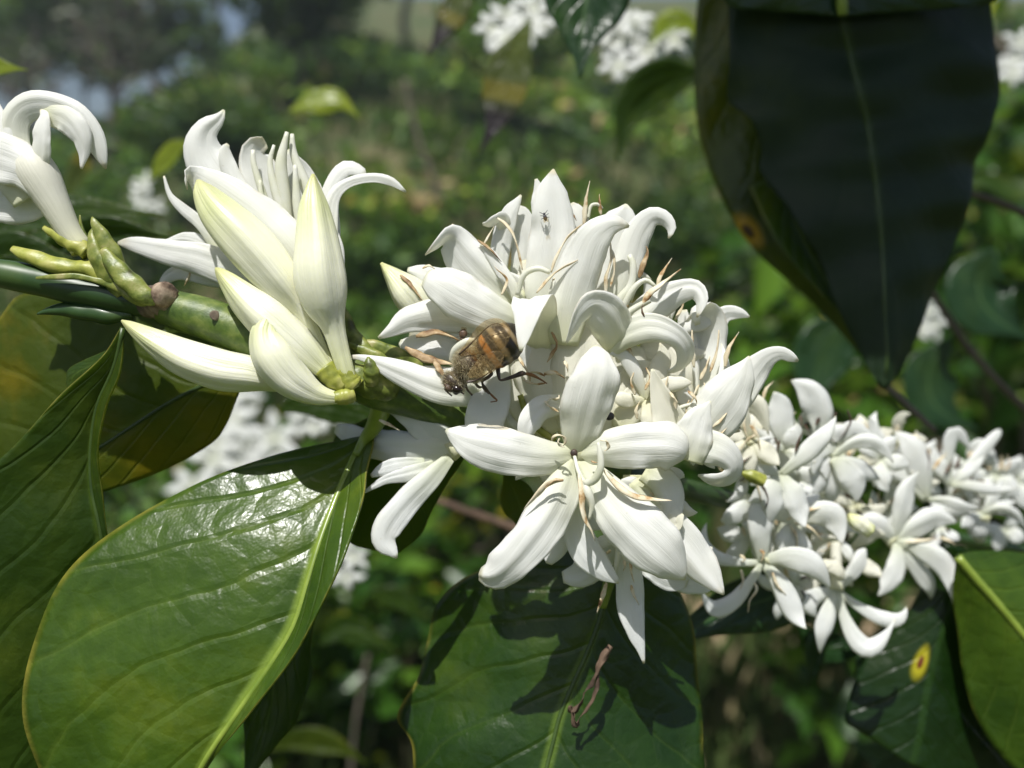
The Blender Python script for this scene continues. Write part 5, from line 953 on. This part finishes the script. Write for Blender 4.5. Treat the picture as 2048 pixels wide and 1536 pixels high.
part('body', mesh_from('body', V, F, UV), M_BEE, bee)
q = np.random.default_rng(5)
def onbody(u0, u1, k, amin=0, amax=6.283):
    i = (q.uniform(u0, u1, k) * 71).astype(int); an = q.uniform(amin, amax, k); d = S[i] * np.cos(an)[:, None] + Nn[i] * np.sin(an)[:, None]; return cB[i] + d * (RB[i] * .95)[:, None], unit(d), T[i]
def hairmat(name, c1, c2):
    return simple(name, [(.3, c1), (.7, c2)], 900, .9, .2)
M_FUR = hairmat("tan bee fur", (.40, .34, .20), (.66, .60, .42)); M_FUR2 = hairmat("golden bee fur", (.40, .22, .07), (.56, .38, .16))
bp, bn, bt = onbody(.25, .54, 5200); fur(bp, bn, .00085, .000022, M_FUR, 'thorax_fur', bee, q)
bp, bn, bt = onbody(.02, .26, 1800); fur(bp, bn, .0006, .00002, M_FUR, 'head_fur', bee, q)
bp, bn, bt = onbody(.56, .74, 500); fur(bp, bn * .35, .00036, .000013, M_FUR2, 'abdomen_fur', bee, q, bt * .9)
M_FLY2 = simple("brown fly body", [(.3, (.05, .03, .02)), (.7, (.16, .10, .06))], 1500, .5)
M_EYE = simple("bee eye", [(.3, (.008, .005, .004)), (.7, (.02, .012, .008))], 800, .15)
V, F, U = tube([(903, 775, bz - 12, 4), (909, 777, bz - 17, 15), (917, 779, bz - 17, 17), (924, 778, bz - 12, 6)], 14, 12, seed=1); part('eye', mesh_from('eye', V, F, U), M_EYE, bee)
V, F, U = tube([(892, 764, bz - 8, 3), (894, 771, bz - 12, 11), (899, 778, bz - 14, 12), (904, 783, bz - 10, 4)], 12, 10, seed=1); part('face', mesh_from('face', V, F, U), M_FLY2, bee)
M_LEG = simple("bee leg", [(.3, (.02, .012, .008)), (.7, (.07, .04, .022))], 600, .4, 0, .2)
M_LEG2 = simple("amber bee foot", [(.3, (.16, .065, .02)), (.7, (.30, .14, .05))], 600, .4, .15)
def leg(pts, foot=None):
    pts = [(*r[:3], r[3] * .8) for r in pts]; foot = foot and [(*r[:3], r[3] * .75) for r in foot]
    V, F, U = tube(pts, 10, 40, seed=nx(), bump=.02); o = part('leg', mesh_from('leg', V, F, U), M_LEG, bee)
    if foot: V, F, U = tube(foot, 8, 24, seed=nx()); part('foot', mesh_from('foot', V, F, U), M_LEG2, o)
leg([(975, 738, bz + 4, 6), (983, 746, bz - 2, 9), (978, 753, bz - 6, 10), (966, 761, bz - 6, 8), (965, 767, bz - 4, 6), (969, 775, bz, 10), (977, 785, bz + 8, 8), (980, 787, bz + 12, 4)], [(980, 787, bz + 12, 5), (987, 794, bz + 20, 6), (994, 801, bz + 26, 4), (988, 803, bz + 28, 3), (981, 804, bz + 28, 3)])
leg([(1000, 722, bz + 6, 8), (996, 738, bz, 12), (998, 754, bz - 4, 8), (1001, 760, bz - 4, 6), (1012, 758, bz - 2, 8), (1030, 752, bz + 4, 11), (1044, 747, bz + 8, 14), (1050, 747, bz + 12, 8)], [(1050, 747, bz + 12, 8), (1064, 750, bz + 20, 10), (1078, 757, bz + 30, 6), (1094, 767, bz + 38, 3)])
leg([(944, 756, bz + 8, 8), (952, 768, bz + 8, 7), (958, 774, bz + 14, 8), (964, 774, bz + 20, 4)], [(964, 774, bz + 20, 4), (968, 779, bz + 28, 4), (972, 784, bz + 32, 3)])
leg([(930, 762, bz + 10, 7), (934, 778, bz + 12, 6), (944, 790, bz + 24, 5)])
for p_ in ([(905, 782, bz - 8, 4), (912, 788, bz - 12, 4), (920, 784, bz - 14, 3.4), (928, 788, bz - 14, 3)], [(894, 770, bz, 4), (890, 778, bz - 2, 4), (897, 786, bz - 4, 3.4), (904, 792, bz - 4, 3)]):
    V, F, U = tube(p_, 8, 18, seed=1); part('antenna', mesh_from('antenna', V, F, U), M_LEG, bee)
m, n, bs, out = mat("bee wing membrane"); uv = N(n, "UVMap"); tr_ = N(n, "BsdfTransparent"); gl = N(n, "BsdfPrincipled"); gl.inputs[0].default_value = (.45, .34, .18, 1); gl.inputs["Roughness"].default_value = .22
tr_.inputs[0].default_value = (.93, .88, .78, 1); vor = N(n, "TexVoronoi", feature='DISTANCE_TO_EDGE'); vor.inputs["Scale"].default_value = 5; n.links.new(uv.outputs[0], vor.inputs["Vector"])
mx = N(n, "MixShader"); n.links.new(ramp(n, vor.outputs["Distance"], [(0, (.35,) * 3), (.03, (.07,) * 3)]), mx.inputs[0]); n.links.new(tr_.outputs[0], mx.inputs[1]); n.links.new(gl.outputs[0], mx.inputs[2]); n.links.new(mx.outputs[0], out.inputs[0]); M_WING = m
for pts, vein in (([(920, 710, bz - 30, 8), (945, 694, bz - 40, 34), (968, 680, bz - 46, 58), (990, 668, bz - 48, 66), (1008, 660, bz - 46, 50), (1020, 656, bz - 44, 14)], [(918, 709, bz - 32, 4), (935, 694, bz - 38, 3.6), (956, 673, bz - 44, 3), (976, 654, bz - 46, 2.4), (992, 647, bz - 46, 2), (1006, 651, bz - 44, 1.4)]),
                  ([(936, 752, bz - 40, 8), (955, 742, bz - 46, 28), (975, 728, bz - 50, 38), (995, 714, bz - 50, 30), (1006, 706, bz - 48, 8)], [(934, 764, bz - 38, 6), (950, 761, bz - 40, 4), (970, 751, bz - 44, 3), (986, 738, bz - 46, 2)])):
    V, F, U = ribbon(pts, .05, .00002, 24, 13, .01, nx()); o = part('wing', mesh_from('wing', V, F, U), M_WING, bee)
    V, F, U = tube(vein, 6, 24, seed=1); part('vein', mesh_from('vein', V, F, U), M_LEG, o)
# ------------------------------------------------------------------ tiny insects and a dark speck
def fly(label, c, d, L, m, k=1.0):
    t = thing('small_fly', label, 'fly', P(*c), None); x, y, z = c; dx, dy = d; nx_, ny_ = -dy, dx
    V, F, U = tube([(x - dx * L * .5, y - dy * L * .5, z, 2), (x - dx * L * .38, y - dy * L * .38, z - 1, L * .30 * k), (x - dx * L * .22, y - dy * L * .22, z - 1, L * .26 * k), (x - dx * L * .05, y - dy * L * .05, z - 2, L * .44 * k), (x + dx * L * .25, y + dy * L * .25, z - 1, L * .42 * k), (x + dx * L * .5, y + dy * L * .5, z, 2)], 14, 22, seed=1, bump=.03)
    part('body', mesh_from('body', V, F, U), m, t)
    for s in (-1, 1):
        for f_ in (-.30, -.12, .06):
            bx, by = x + dx * L * f_, y + dy * L * f_; ex, ey = bx + nx_ * s * L * .5 + dx * L * (f_ * 1.4), by + ny_ * s * L * .5 + dy * L * (f_ * 1.4)
            V, F, U = tube([(bx, by, z, 1.4), ((bx + ex) / 2, (by + ey) / 2, z - 3, 1.3), (ex, ey, z + 4, 1)], 5, 8, seed=1); part('leg', mesh_from('leg', V, F, U), m, t)
        V, F, U = ribbon([(x - dx * L * .1, y - dy * L * .1, z - 5, 2), (x + dx * L * .25 + nx_ * s * 2, y + dy * L * .25 + ny_ * s * 2, z - 6, L * .3), (x + dx * L * .62 + nx_ * s * 3, y + dy * L * .62 + ny_ * s * 3, z - 5, L * .2)], .05, .00001, 8, 5); part('wing', mesh_from('wing', V, F, U), M_WING, t)
M_FLY = simple("fly body", [(.3, (.01, .01, .014)), (.7, (.05, .045, .05))], 900, .4)
M_FLY2 = simple("brown fly body", [(.3, (.05, .03, .02)), (.7, (.16, .10, .06))], 1500, .5)
fly('tiny black fly on the tallest white petal', (1090, 434, 6), (.25, .97), 17, M_FLY)
fly('small brown insect on the white petal just above the bee', (926, 669, -2), (.15, -.98), 24, M_FLY2, 1.5)
bt_ = thing('speck', 'round black beetle in the gap above the right petal of the throat flower', 'speck', P(1218, 832, 10), None)  # small black solid for a round dark mark between the petals
V, F, U = tube([(1210, 832, 10, 3), (1213, 832, 6, 14), (1219, 832, 4, 18), (1225, 833, 8, 12), (1228, 833, 10, 3)], 16, 14, seed=1); part('body', mesh_from('body', V, F, U), M_FLY, bt_)
